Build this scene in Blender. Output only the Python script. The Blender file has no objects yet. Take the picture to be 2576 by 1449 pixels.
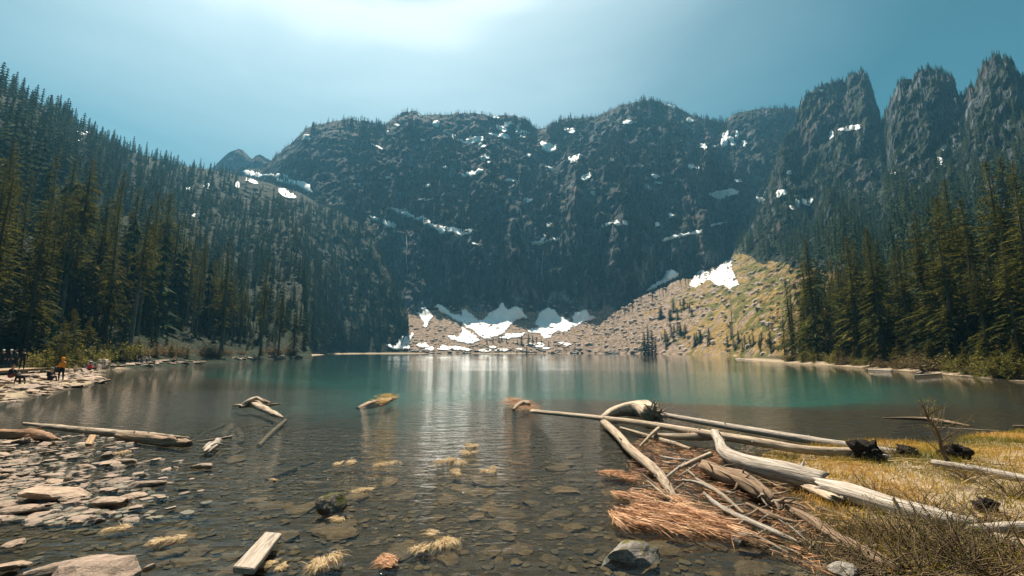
import bpy, bmesh, math, random
import numpy as np
from mathutils import Vector, Matrix, Quaternion
from mathutils.bvhtree import BVHTree

random.seed(7)
RNG = np.random.default_rng(11)
SC = bpy.context.scene
COL = SC.collection
R = math.radians

# ------------------------------------------------------------------ camera, sky, sun, exposure
EYE = 2.6            # lens height above the lake, metres
FPX = 430.0          # focal length in pixels of a 1024 wide picture (ultra wide phone lens)
PITCH = math.atan(62.5 / FPX)
cam_d = bpy.data.cameras.new('camera')
cam_d.sensor_width = 36.0
cam_d.lens = 36.0 * FPX / 1024.0
cam_d.clip_start = 0.05
cam_d.clip_end = 6000.0
cam = bpy.data.objects.new('camera', cam_d)
cam.location = (0, 0, EYE)
cam.rotation_euler = (R(90) + PITCH, 0, 0)
COL.objects.link(cam)
SC.camera = cam

SUN_AZ = R(-25.0)    # left of straight ahead
SUN_EL = R(61.0)
SKY_STRENGTH, SKY_VEIL = 0.05, 9.5
SUN_DIR = Vector((math.sin(SUN_AZ) * math.cos(SUN_EL), math.cos(SUN_AZ) * math.cos(SUN_EL), math.sin(SUN_EL)))

world = bpy.data.worlds.new('World')
SC.world = world
world.use_nodes = True
wt = world.node_tree
wt.nodes.clear()
def wn(kind, **kw):
    n = wt.nodes.new(kind)
    for k, v in kw.items():
        setattr(n, k, v)
    return n
w_out = wn('ShaderNodeOutputWorld')
w_bg = wn('ShaderNodeBackground')
w_sky = wn('ShaderNodeTexSky', sky_type='NISHITA', sun_disc=False, sun_elevation=SUN_EL,
           sun_rotation=SUN_AZ, altitude=800.0, air_density=1.0, dust_density=1.2, ozone_density=1.6)
w_geo = wn('ShaderNodeTexCoord')
# colour balance of the whole sky (teal of the photograph)
w_tint = wn('ShaderNodeMix', data_type='RGBA', blend_type='MULTIPLY')
w_tint.inputs[0].default_value = 1.0
w_tint.inputs[7].default_value = (0.165, 0.56, 0.47, 1)
wt.links.new(w_sky.outputs[0], w_tint.inputs[6])
# thin high cirrus with its 22 degree ring round the sun, which stands above the picture
w_dot = wn('ShaderNodeVectorMath', operation='DOT_PRODUCT')
w_dot.inputs[1].default_value = SUN_DIR
wt.links.new(w_geo.outputs['Generated'], w_dot.inputs[0])
w_acos = wn('ShaderNodeMath', operation='ARCCOSINE')
wt.links.new(w_dot.outputs['Value'], w_acos.inputs[0])
w_map = wn('ShaderNodeMapping')
w_map.inputs['Scale'].default_value = (1.0, 1.6, 4.0)
w_map.inputs['Rotation'].default_value = (0.2, 0.1, 0.3)
wt.links.new(w_geo.outputs['Generated'], w_map.inputs[0])
w_noi = wn('ShaderNodeTexNoise'); w_noi.inputs['Scale'].default_value = 2.0; w_noi.inputs['Detail'].default_value = 6.0
w_noi.inputs['Roughness'].default_value = 0.5; w_noi.inputs['Distortion'].default_value = 0.6
wt.links.new(w_map.outputs[0], w_noi.inputs['Vector'])
w_wob = wn('ShaderNodeMapRange'); w_wob.inputs[1].default_value = 0.3; w_wob.inputs[2].default_value = 0.7
w_wob.inputs[3].default_value = -0.035; w_wob.inputs[4].default_value = 0.035
wt.links.new(w_noi.outputs[0], w_wob.inputs[0])
w_ang = wn('ShaderNodeMath', operation='ADD')
wt.links.new(w_acos.outputs[0], w_ang.inputs[0]); wt.links.new(w_wob.outputs[0], w_ang.inputs[1])
w_nrm = wn('ShaderNodeMath', operation='DIVIDE'); w_nrm.inputs[1].default_value = R(90)
wt.links.new(w_ang.outputs[0], w_nrm.inputs[0])
w_ramp = wn('ShaderNodeValToRGB')
HALO = [(0, (1, 1, 1)), (8, (.62, .62, .62)), (18, (.50, .48, .46)), (20.5, (.52, .49, .465)), (22.8, (1.0, .95, .9)), (25, (.92, .90, .88)), (27.5, (.66, .68, .68)), (33, (.47, .50, .505)), (42, (.19, .215, .22)), (56, (.015, .02, .02)), (90, (0, 0, 0))]
els = w_ramp.color_ramp.elements
while len(els) < len(HALO): els.new(0.5)
for e, (a_, c_) in zip(els, HALO):
    e.position = a_ / 90.0; e.color = (*c_, 1)
wt.links.new(w_nrm.outputs[0], w_ramp.inputs[0])
w_cc = wn('ShaderNodeVectorMath', operation='SCALE'); w_cc.inputs['Scale'].default_value = SKY_VEIL
wt.links.new(w_ramp.outputs[0], w_cc.inputs[0])
w_sum = wn('ShaderNodeMix', data_type='RGBA', blend_type='ADD'); w_sum.inputs[0].default_value = 1.0
wt.links.new(w_tint.outputs[2], w_sum.inputs[6]); wt.links.new(w_cc.outputs[0], w_sum.inputs[7])
wt.links.new(w_sum.outputs[2], w_bg.inputs[0])
w_bg.inputs[1].default_value = SKY_STRENGTH
wt.links.new(w_bg.outputs[0], w_out.inputs[0])

sun_d = bpy.data.lights.new('sun', 'SUN')
sun_d.energy = 5.0
sun_d.angle = R(0.53)
sun_d.color = (1.0, 0.87, 0.69)
sun = bpy.data.objects.new('sun', sun_d)
sun.rotation_euler = (-SUN_DIR).to_track_quat('-Z', 'Y').to_euler()
sun.location = (0, 0, 900)
COL.objects.link(sun)

SC.view_settings.view_transform = 'Standard'
SC.view_settings.look = 'None'
SC.view_settings.gamma = 1.0
SC.view_settings.use_curve_mapping = False
SC.view_settings.exposure = 1.05
SC.cycles.max_bounces = 6
SC.cycles.diffuse_bounces = 2
SC.cycles.glossy_bounces = 3
SC.cycles.transmission_bounces = 3
SC.cycles.transparent_max_bounces = 10
SC.cycles.volume_bounces = 0
SC.cycles.caustics_reflective = False
SC.cycles.caustics_refractive = False
SC.cycles.use_denoising = True

# ------------------------------------------------------------------ helpers
CP, SP = math.cos(PITCH), math.sin(PITCH)
PS = 1024.0 / 2576.0
def ray(px, py):
    """view direction through a point of the photograph (coordinates of its 2576 x 1449 version)"""
    u = (px * PS - 512.0) / FPX
    v = (288.0 - py * PS) / FPX
    return Vector((u, CP - v * SP, SP + v * CP))
def gp(px, py, z=0.0):
    """point of the photograph that lies on the level z"""
    d = ray(px, py)
    t = (z - EYE) / d.z
    return Vector((0, 0, EYE)) + d * t
def dp(px, py, Y):
    d = ray(px, py)
    return Vector((0, 0, EYE)) + d * (Y / d.y)
def proj(P):
    """world points (n,3) to photograph coordinates"""
    P = np.asarray(P, float)
    x = P[:, 0]; y = P[:, 1]; z = P[:, 2] - EYE
    f = y * CP + z * SP
    up = -y * SP + z * CP
    f = np.where(f < 0.1, 0.1, f)
    return (512 + FPX * x / f) / PS, (288 - FPX * up / f) / PS

_perm = np.random.default_rng(3).permutation(256)
_perm = np.concatenate([_perm, _perm, _perm])
_grad = np.random.default_rng(4).normal(size=(256, 3)); _grad /= np.linalg.norm(_grad, axis=1)[:, None]
def pn(x, y, z=0.0):
    x, y, z = np.broadcast_arrays(np.asarray(x, float), np.asarray(y, float), np.asarray(z, float))
    xi = np.floor(x).astype(int); yi = np.floor(y).astype(int); zi = np.floor(z).astype(int)
    xf, yf, zf = x - xi, y - yi, z - zi
    xi &= 255; yi &= 255; zi &= 255
    fade = lambda t: t * t * t * (t * (t * 6 - 15) + 10)
    u, v, w = fade(xf), fade(yf), fade(zf)
    def g(a, b, c):
        h = _perm[_perm[_perm[xi + a] + yi + b] + zi + c]
        q = _grad[h]
        return q[..., 0] * (xf - a) + q[..., 1] * (yf - b) + q[..., 2] * (zf - c)
    l = lambda a, b, t: a + t * (b - a)
    return 1.5 * l(l(l(g(0,0,0), g(1,0,0), u), l(g(0,1,0), g(1,1,0), u), v), l(l(g(0,0,1), g(1,0,1), u), l(g(0,1,1), g(1,1,1), u), v), w)
def fbm(x, y, z=0.0, o=4, lac=2.03, gain=0.5):
    s = 0.0; a = 1.0; f = 1.0
    for i in range(o):
        s = s + a * pn(np.asarray(x) * f + 17.3 * i, np.asarray(y) * f - 5.1 * i, np.asarray(z) * f + 3.7 * i)
        a *= gain; f *= lac
    return s
def ridged(x, y, z=0.0, o=4):
    s = 0.0; a = 1.0; f = 1.0
    for i in range(o):
        s = s + a * (1.0 - 2.0 * np.abs(pn(np.asarray(x) * f + 9.3 * i, np.asarray(y) * f + 4.1 * i, np.asarray(z) * f)))
        a *= 0.5; f *= 2.1
    return s

def mesh_np(name, V, F, mats=(), smooth=False, attrs=None, midx=None):
    """mesh from numpy arrays; F is (n,3) or (n,4), or a list of such arrays"""
    Fs = F if isinstance(F, list) else [F]
    Fs = [np.asarray(f, dtype=np.int32) for f in Fs if len(f)]
    me = bpy.data.meshes.new(name)
    V = np.asarray(V, dtype=np.float32)
    me.vertices.add(len(V)); me.vertices.foreach_set('co', V.ravel())
    nl = sum(f.size for f in Fs); nf = sum(len(f) for f in Fs)
    me.loops.add(nl); me.loops.foreach_set('vertex_index', np.concatenate([f.ravel() for f in Fs]))
    me.polygons.add(nf)
    tot = np.concatenate([np.full(len(f), f.shape[1], np.int32) for f in Fs])
    start = np.concatenate([[0], np.cumsum(tot)[:-1]]).astype(np.int32)
    me.polygons.foreach_set('loop_start', start)
    if midx is not None:
        me.polygons.foreach_set('material_index', np.asarray(midx, np.int32))
    me.update(calc_edges=True)
    me.polygons.foreach_set('use_smooth', np.full(nf, bool(smooth)))
    for m in mats:
        me.materials.append(m)
    for k, a in (attrs or {}).items():
        at = me.attributes.new(k, 'FLOAT', 'POINT')
        at.data.foreach_set('value', np.asarray(a, np.float32))
    return me
def link(name, data, parent=None, loc=(0, 0, 0), rot=(0, 0, 0), scale=(1, 1, 1)):
    o = bpy.data.objects.new(name, data)
    o.location = loc; o.rotation_euler = rot; o.scale = scale
    if parent is not None:
        o.parent = parent
    COL.objects.link(o)
    return o
def tag(o, label=None, cat=None, group=None, kind=None):
    if label: o['label'] = label
    if cat: o['category'] = cat
    if group: o['group'] = group
    if kind: o['kind'] = kind
    return o
def structure(name, me):
    return tag(link(name, me), kind='structure')
def stuff(name, me, label, cat):
    return tag(link(name, me), label, cat, kind='stuff')

# ------------------------------------------------------------------ materials
def new_mat(name):
    m = bpy.data.materials.new(name); m.use_nodes = True
    nt = m.node_tree; nt.nodes.clear()
    return m, nt
class NT:
    """a few short hands for building node trees"""
    def __init__(s, nt): s.nt = nt
    def n(s, kind, ins=None, **kw):
        n = s.nt.nodes.new(kind)
        for k, v in kw.items(): setattr(n, k, v)
        for k, v in (ins or {}).items():
            if isinstance(v, bpy.types.NodeSocket): s.nt.links.new(v, n.inputs[k])
            else: n.inputs[k].default_value = v
        return n
    def pos(s): return s.n('ShaderNodeNewGeometry').outputs['Position']
    def obj(s): return s.n('ShaderNodeTexCoord').outputs['Object']
    def noise(s, vec, scale, detail=4.0, rough=0.55, dist=0.0):
        return s.n('ShaderNodeTexNoise', {'Vector': vec, 'Scale': scale, 'Detail': detail, 'Roughness': rough, 'Distortion': dist}).outputs[0]
    def scl(s, vec, v):
        return s.n('ShaderNodeMapping', {'Vector': vec, 'Scale': v}).outputs[0]
    def ramp(s, fac, stops):
        r = s.n('ShaderNodeValToRGB', {'Fac': fac})
        e = r.color_ramp.elements
        while len(e) < len(stops): e.new(0.5)
        for i, (p, c) in enumerate(stops):
            e[i].position = p; e[i].color = (*c, 1) if len(c) == 3 else c
        return r.outputs[0]
    def mix(s, fac, a, b, mode='MIX'):
        n = s.n('ShaderNodeMix', data_type='RGBA', blend_type=mode)
        for i, v in ((0, fac), (6, a), (7, b)):
            if isinstance(v, bpy.types.NodeSocket): s.nt.links.new(v, n.inputs[i])
            else: n.inputs[i].default_value = (*v, 1) if isinstance(v, tuple) and len(v) == 3 else v
        return n.outputs[2]
    def rng(s, v, a, b, c=0.0, d=1.0):
        return s.n('ShaderNodeMapRange', {0: v, 1: a, 2: b, 3: c, 4: d}).outputs[0]
    def math(s, op, a, b=0.0):
        return s.n('ShaderNodeMath', {0: a, 1: b}, operation=op).outputs[0]
    def bump(s, h, strength, dist=1.0, normal=None):
        ins = {'Height': h, 'Strength': strength, 'Distance': dist}
        if normal is not None: ins['Normal'] = normal
        return s.n('ShaderNodeBump', ins).outputs[0]
    def out(s, sh): s.n('ShaderNodeOutputMaterial', {'Surface': sh})
    def bsdf(s, col, rough=0.8, normal=None, spec=0.3, **kw):
        ins = {'Base Color': col if isinstance(col, bpy.types.NodeSocket) else (*col, 1), 'Roughness': rough, 'Specular IOR Level': spec}
        if normal is not None: ins['Normal'] = normal
        ins.update(kw)
        return s.n('ShaderNodeBsdfPrincipled', ins).outputs[0]

def m_mountain(name, veg, brown, gain=1.0):
    m, nt = new_mat(name); b = NT(nt)
    p = b.pos()
    ps = b.scl(p, (1.0, 1.0, 0.35))
    n1 = b.noise(ps, 0.018, 6, 0.62, 0.6)
    n2 = b.noise(ps, 0.11, 6, 0.65)
    n3 = b.noise(p, 0.9, 4, 0.6)
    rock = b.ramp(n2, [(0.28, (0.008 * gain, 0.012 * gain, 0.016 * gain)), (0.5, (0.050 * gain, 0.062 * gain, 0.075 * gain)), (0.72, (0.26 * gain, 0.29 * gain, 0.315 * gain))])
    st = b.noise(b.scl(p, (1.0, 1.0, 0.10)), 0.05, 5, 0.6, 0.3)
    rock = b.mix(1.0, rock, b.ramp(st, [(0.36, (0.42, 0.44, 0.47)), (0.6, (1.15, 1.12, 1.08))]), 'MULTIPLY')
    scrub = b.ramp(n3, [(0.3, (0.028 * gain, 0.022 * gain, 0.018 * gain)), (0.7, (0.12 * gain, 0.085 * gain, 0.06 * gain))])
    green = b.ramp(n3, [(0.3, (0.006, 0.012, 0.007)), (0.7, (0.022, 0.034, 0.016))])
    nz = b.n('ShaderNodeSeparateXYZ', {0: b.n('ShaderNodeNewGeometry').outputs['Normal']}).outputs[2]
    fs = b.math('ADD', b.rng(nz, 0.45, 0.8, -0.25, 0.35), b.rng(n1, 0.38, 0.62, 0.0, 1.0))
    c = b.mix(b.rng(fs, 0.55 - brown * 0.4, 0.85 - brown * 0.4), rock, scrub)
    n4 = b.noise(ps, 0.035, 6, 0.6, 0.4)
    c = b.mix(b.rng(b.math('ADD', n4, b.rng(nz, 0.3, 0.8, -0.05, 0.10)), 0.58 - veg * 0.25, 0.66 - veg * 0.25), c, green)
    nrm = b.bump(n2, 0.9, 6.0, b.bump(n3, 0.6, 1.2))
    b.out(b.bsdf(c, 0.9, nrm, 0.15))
    return m
def m_talus():
    m, nt = new_mat('talus'); b = NT(nt)
    p = b.pos()
    sx = b.n('ShaderNodeSeparateXYZ', {0: p})
    side = b.math('SUBTRACT', sx.outputs[0], b.math('MULTIPLY', sx.outputs[1], 0.40))
    n1 = b.noise(p, 0.02, 5); n2 = b.noise(p, 0.35, 6, 0.7); n3 = b.noise(p, 0.05, 5, 0.6, 0.5)
    c = b.ramp(n2, [(0.28, (0.06, 0.045, 0.036)), (0.5, (0.24, 0.175, 0.13)), (0.72, (0.48, 0.38, 0.31))])
    c2 = b.ramp(n2, [(0.3, (0.10, 0.07, 0.025)), (0.7, (0.40, 0.27, 0.10))])
    c = b.mix(b.rng(b.math('ADD', n3, b.rng(side, -50.0, 40.0, -0.13, 0.07)), 0.48, 0.56), c, c2)
    c3 = b.ramp(n2, [(0.3, (0.035, 0.042, 0.012)), (0.7, (0.16, 0.15, 0.035))])
    c = b.mix(b.rng(b.math('ADD', b.noise(p, 0.09, 5, 0.6, 0.3), b.rng(side, -50.0, 40.0, -0.16, 0.05)), 0.52, 0.58), c, c3)
    b.out(b.bsdf(c, 0.9, b.bump(n2, 1.0, 2.0), 0.15))
    return m
def m_simple(name, lo, hi, scale, rough=0.8, bump=0.4, bd=0.02, spec=0.25, stretch=(1, 1, 1), coord='obj', detail=6.0):
    m, nt = new_mat(name); b = NT(nt)
    v = b.scl(b.obj() if coord == 'obj' else b.pos(), stretch)
    n = b.noise(v, scale, detail, 0.62, 0.3)
    c = b.ramp(n, [(0.28, lo), (0.72, hi)])
    b.out(b.bsdf(c, rough, b.bump(n, bump, bd), spec))
    return m
# ------------------------------------------------------------------ the lake basin: shore line, bed and banks
def pxl(pts): return [tuple(gp(x, y).xy) for x, y in pts]
SHORE = (pxl([(-500, 1150), (-160, 1050), (0, 1012), (90, 1000), (180, 976), (268, 961), (240, 945), (255, 931), (330, 925), (420, 919), (512, 914), (548, 908), (650, 904.5), (742, 902), (775, 897)])
         + [(-95, 190), (-110, 250), (-140, 320), (-120, 372), (-60, 392), (30, 388), (95, 360), (115, 290), (120, 215), (112, 180), (85, 150)]
         + pxl([(1870, 905), (1950, 912), (2060, 918), (2200, 928), (2320, 937), (2440, 948), (2576, 966), (2760, 990), (3000, 1020)])
         + [(60, 19)]
         + pxl([(2900, 1075), (2576, 1086), (2420, 1102), (2390, 1128), (2260, 1118), (2150, 1112), (1990, 1132), (1925, 1146), (1915, 1170), (1985, 1215), (2065, 1285), (2150, 1360), (2240, 1449), (2330, 1650)])
         + [(3.0, 2.8), (-4.0, 2.6), (-7.5, 3.4)] + pxl([(-200, 1449), (-230, 1300), (-140, 1180), (-330, 1110)]))
SHORE = np.array(SHORE)
def in_poly(X, Y, P):
    ins = np.zeros(np.shape(X), bool)
    n = len(P)
    for i in range(n):
        x0, y0 = P[i]; x1, y1 = P[(i + 1) % n]
        c = ((y0 > Y) != (y1 > Y)) & (X < (x1 - x0) * (Y - y0) / ((y1 - y0) if y1 != y0 else 1e-9) + x0)
        ins ^= c
    return ins
def shore_dist(X, Y):
    """signed: positive on land, negative on water"""
    X = np.asarray(X, float); Y = np.asarray(Y, float)
    d = np.full(X.shape, 1e9)
    n = len(SHORE)
    for i in range(n):
        a = SHORE[i]; b = SHORE[(i + 1) % n]
        ab = b - a; L = ab @ ab
        t = np.clip(((X - a[0]) * ab[0] + (Y - a[1]) * ab[1]) / L, 0, 1)
        d = np.minimum(d, np.hypot(X - a[0] - t * ab[0], Y - a[1] - t * ab[1]))
    return np.where(in_poly(X, Y, SHORE), -d, d)
def ground_z(X, Y):
    X = np.asarray(X, float); Y = np.asarray(Y, float)
    sd = shore_dist(X, Y)
    wet = np.where(sd < -4, -sd + np.clip((-sd - 4) / 8, 0, 1) * 5.0 * fbm(X * .07, Y * .05, 6.0, 3), -sd)
    wet = wet * np.interp(Y, [0, 26, 60, 120], [1, 1, 1.6, 2.6])
    wet = wet * (1 + 1.3 * np.clip((X - 9) / 18, 0, 1) * np.clip((Y - 14) / 14, 0, 1))
    depth = 0.05 + 0.020 * wet + 0.030 * np.clip(wet - 8, 0, None) + 0.16 * np.clip(wet - 34, 0, None)
    depth = np.minimum(depth, 7.0 + 0.3 * fbm(X * .05, Y * .05, 1.0, 2))
    land = 0.02 + 0.17 * np.minimum(sd, 5.0) + 0.06 * np.clip(sd - 5, 0, 40)
    spit = (X < -8) & (Y < 62) & (sd > 0)
    land = np.where(spit, 0.02 + 0.07 * np.minimum(sd, 6) + 0.012 * np.clip(sd - 6, 0, 40), land)
    near = np.clip(1 - np.hypot(X, Y - 6) / 45.0, 0, 1)
    meadow = (X > 2.5) & (Y > 2) & (Y < 40) & (sd > 0)
    land = np.where(meadow, 0.02 + 0.05 * np.minimum(sd, 6), land)
    z = np.where(sd > 0, land, -depth)
    z = z + near * (0.035 * fbm(X * 0.9, Y * 0.9, 0.5, 4) + 0.02 * fbm(X * 3.1, Y * 3.1, 2.5, 2)) + (1 - near) * 0.12 * fbm(X * .2, Y * .2, 4.0, 3) * (sd > -3)
    return z

def grid_axis(lo, hi, fine_lo, fine_hi, fine, coarse_growth):
    mid = list(np.arange(fine_lo, fine_hi + 1e-6, fine))
    up = []; s = fine; v = fine_hi
    while v < hi:
        s *= coarse_growth; v += s; up.append(v)
    dn = []; s = fine; v = fine_lo
    while v > lo:
        s *= coarse_growth; v -= s; dn.append(v)
    return np.array(dn[::-1] + mid + up)
gx = grid_axis(-330, 330, -13, 13, 0.14, 1.07)
gy = grid_axis(-30, 470, 3, 15, 0.11, 1.05)
GX, GY = np.meshgrid(gx, gy)
GZ = ground_z(GX, GY)
def quads(ny, nx):
    i = np.arange(ny * nx).reshape(ny, nx)
    return np.stack([i[:-1, :-1].ravel(), i[:-1, 1:].ravel(), i[1:, 1:].ravel(), i[1:, :-1].ravel()], 1)

def m_bed():
    m, nt = new_mat('lake_ground'); b = NT(nt)
    p = b.pos()
    sep = b.n('ShaderNodeSeparateXYZ', {0: p})
    z = sep.outputs[2]
    n1 = b.noise(p, 0.8, 6, 0.65); n2 = b.noise(p, 6.0, 6, 0.7); n3 = b.noise(p, 26.0, 3, 0.6)
    stones = b.ramp(b.n('ShaderNodeTexVoronoi', {'Vector': b.scl(p, (1.0, 1.6, 1.0)), 'Scale': 5.0, 'Randomness': 1.0}).outputs[1],
                    [(0.2, (0.007, 0.0045, 0.002)), (0.8, (0.045, 0.027, 0.011))])
    mud = b.ramp(n2, [(0.3, (0.005, 0.0033, 0.0018)), (0.7, (0.042, 0.025, 0.010))])
    c = b.mix(b.rng(n1, 0.4, 0.62), mud, stones)
    c = b.mix(b.math('MULTIPLY', b.rng(n3, 0.55, 0.7), 0.35), c, (0.075, 0.05, 0.02))
    water_tint = b.ramp(n1, [(0.3, (0.001, 0.052, 0.044)), (0.7, (0.002, 0.070, 0.058))])      # blue-green light scattered by deep water, painted into the bed colour
    c = b.mix(b.rng(b.math('ADD', z, b.rng(n1, 0.3, 0.7, -0.10, 0.10)), -0.28, -0.95), c, water_tint)
    dry = b.ramp(n2, [(0.3, (0.12, 0.09, 0.055)), (0.7, (0.46, 0.37, 0.26))])
    c = b.mix(b.rng(z, 0.0, 0.06), c, dry)
    xm = b.math('MULTIPLY', b.rng(sep.outputs[0], 1.5, 2.5), b.rng(sep.outputs[1], 24.0, 20.0))
    dry = b.mix(xm, dry, b.ramp(n2, [(0.3, (0.02, 0.014, 0.007)), (0.7, (0.085, 0.058, 0.022))]))
    dry = b.mix(b.rng(sep.outputs[0], 18.0, 26.0), dry, b.ramp(n2, [(0.3, (0.03, 0.022, 0.012)), (0.7, (0.20, 0.14, 0.075))]))
    soil = b.ramp(n2, [(0.3, (0.025, 0.022, 0.012)), (0.7, (0.10, 0.085, 0.04))])
    c = b.mix(b.rng(z, 0.40, 0.62), c, soil)
    h = b.math('ADD', n2, b.math('MULTIPLY', n3, 0.4))
    b.out(b.bsdf(c, 0.85, b.bump(h, 0.8, 0.05), 0.2))
    return m
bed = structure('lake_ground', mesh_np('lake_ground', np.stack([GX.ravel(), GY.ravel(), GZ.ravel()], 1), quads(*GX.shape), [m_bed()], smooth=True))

# ------------------------------------------------------------------ mountains round the lake
def polyline(pts, x, k):
    p = np.array(pts, float)
    return np.interp(x, p[:, 0], p[:, k])
SHEETS = {}
def make_sheet(name, crest, base_fn, prof_fn, nx, ny, amp, seed, mat, back=10, x0=None, x1=None, vscale=0.25, ledge=0.0, cam=0.18, step_back=14.0, jag=2.0, t0=0.0, xmul=None, blend=0, ribs=()):
    xs = np.linspace(x0 if x0 is not None else crest[0][0], x1 if x1 is not None else crest[-1][0], nx)
    cy = polyline(crest, xs, 1) + 2.5 * fbm(xs * 0.045, 0.3, seed, 3) + jag * np.abs(fbm(xs * 0.11, 1.3, seed, 4)) - jag * .25; cY = polyline(crest, xs, 2)
    C = np.array([dp(x, y, Y) for x, y, Y in zip(xs, cy, cY)])
    B = np.array([base_fn(x) for x in xs])
    t = np.linspace(0, 1, ny)
    Cz = C[:, 2]
    if blend:      # the gaps between summits close lower down
        ker = np.ones(blend) / blend
        Cz = np.convolve(np.pad(C[:, 2], blend, mode='edge'), ker, 'same')[blend:-blend]
    P = np.zeros((ny + back, nx, 3))
    for j, tt in enumerate(t):
        fr = np.array([prof_fn(x, tt) for x in xs])
        P[j, :, :2] = B[:, :2] + (C[:, :2] - B[:, :2]) * tt
        k_ = np.clip((tt - .66) / .30, 0, 1); k_ = k_ * k_ * (3 - 2 * k_)
        P[j, :, 2] = B[:, 2] + (Cz + (C[:, 2] - Cz) * k_ - B[:, 2]) * fr
    out = C[:, :2] / np.linalg.norm(C[:, :2], axis=1)[:, None]
    for k in range(back):
        s = step_back * (k + 1)
        P[ny + k, :, :2] = C[:, :2] + out * s
        P[ny + k, :, 2] = C[:, 2] - 0.25 * s - 0.005 * s * s
    X, Y, Z = P[..., 0], P[..., 1], P[..., 2]
    th = np.arctan2(X, Y) * 700.0
    tt = np.concatenate([t, np.ones(back)])[:, None]
    win = np.clip((tt - t0) / 0.12, 0, 1) * (np.interp(xs, *xmul)[None] if xmul else 1.0) * (cam + (1 - cam) * np.clip((1 - tt) / 0.16, 0, 1))
    big = ridged(th / 150.0, Z * vscale / 150.0, seed, 2) - 0.4
    mid = ridged(th / 46.0, Z * vscale * 1.2 / 46.0, seed + 7, 3) - 0.4
    sml = fbm(th / 13.0, Z * 0.6 / 13.0, Y / 13.0 + seed, 4)
    d = amp * (0.55 * big + 0.42 * mid + 0.26 * sml - 0.50) * win
    if ledge:
        mk = np.clip(0.5 + 1.6 * fbm(th / 70.0, Z / 45.0, seed + 21, 3), 0, 1)
        q = Z / 62.0 + 1.5 * fbm(th / 120.0, Z / 200.0, seed + 3, 4)
        saw = (q - np.floor(q))
        d = d + ledge * (np.clip(saw * 1.6, 0, 1) * np.clip((1 - saw) * 6, 0, 1) - 0.5) * -9.0 * win * mk
        q = Z / 21.0 + 1.8 * fbm(th / 45.0, Z / 60.0, seed + 5, 4)
        saw = (q - np.floor(q))
        d = d + ledge * (np.clip(saw * 1.6, 0, 1) * np.clip((1 - saw) * 6, 0, 1) - 0.5) * -4.5 * win * (1 - .6 * mk)
    for (c_, w_, ta, tb, a_, sl_) in ribs:
        d = d + a_ * np.exp(-(np.abs((xs[None] - c_ - sl_ * (tt - ta)) / w_)) ** 1.3) * np.clip((tt - ta) / .08, 0, 1) * np.clip((tb - tt) / .25, 0, 1)
    ox = X / np.hypot(X, Y); oy = Y / np.hypot(X, Y)
    P[..., 0] = X - ox * d; P[..., 1] = Y - oy * d
    P[..., 2] = Z + (0.10 * amp * fbm(th / 30.0, Y / 30.0, seed + 11, 4)) * win
    me = mesh_np(name, P.reshape(-1, 3), quads(ny + back, nx), [mat], smooth=False)
    o = structure(name, me)
    SHEETS[name] = P
    return o
def prof(keys):
    """keys: list of (px, [(t, fraction) ...]); linear blend between neighbouring keys"""
    px = [k[0] for k in keys]
    def f(x, t):
        v = [np.interp(t, [a for a, _ in k[1]], [c for _, c in k[1]]) for k in keys]
        return np.interp(x, px, v)
    return f

HEAD_CREST = [(420, 440, 837), (560, 430, 837), (660, 425, 818), (690, 396, 809), (720, 370, 800), (745, 350, 790), (770, 324, 790), (800, 313, 790), (840, 307, 790), (880, 301, 790), (930, 307, 790), (965, 315, 790), (985, 300, 790),
              (1010, 284, 781), (1045, 280, 781), (1060, 290, 786), (1110, 288, 790), (1150, 284, 790), (1195, 285, 790), (1230, 293, 790), (1270, 289, 790), (1300, 292, 790), (1330, 304, 795), (1345, 322, 800), (1372, 323, 800),
              (1386, 312, 795), (1420, 299, 790), (1460, 299, 786), (1500, 289, 781), (1530, 279, 772), (1560, 266, 763), (1600, 257, 758), (1640, 251, 753), (1670, 256, 753), (1695, 262, 758), (1712, 279, 763), (1745, 289, 772),
              (1770, 299, 772), (1800, 304, 777), (1822, 304, 777), (1842, 289, 772), (1880, 279, 763), (1930, 273, 753), (1980, 273, 744), (2020, 275, 735), (2080, 300, 725), (2300, 330, 725), (2500, 350, 725)]
def head_base(x):
    Y = 386.0
    u = (x * PS - 512) / FPX
    return (u * CP * Y, Y + 3 * math.sin(x * .021), -2.0)
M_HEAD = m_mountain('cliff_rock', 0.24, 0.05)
head = make_sheet('mountain', HEAD_CREST, head_base, prof([(400, [(0, 0), (.27, .10), (.36, .22), (1, 1)]), (1000, [(0, 0), (.26, .098), (.30, .15), (.55, .48), (1, 1)]), (1250, [(0, 0), (.25, .085), (.29, .14), (.55, .47), (1, 1)]),
                  (1500, [(0, 0), (.25, .08), (.29, .14), (.6, .55), (1, 1)]), (2500, [(0, 0), (.25, .08), (.29, .14), (.6, .55), (1, 1)])]), 620, 270, 38, 2.0, M_HEAD, ledge=0.7, jag=5.0, t0=.235, ribs=[(1570, 60, .30, .8, 42, -30), (1300, 45, .30, .75, 34, 20), (1130, 40, .30, .7, 28, -20), (1760, 50, .3, .95, 45, 40), (1440, 30, .3, .9, 30, 30), (930, 40, .3, .95, 36, 30), (1230, 26, .5, 1.0, 26, 20)])

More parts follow.
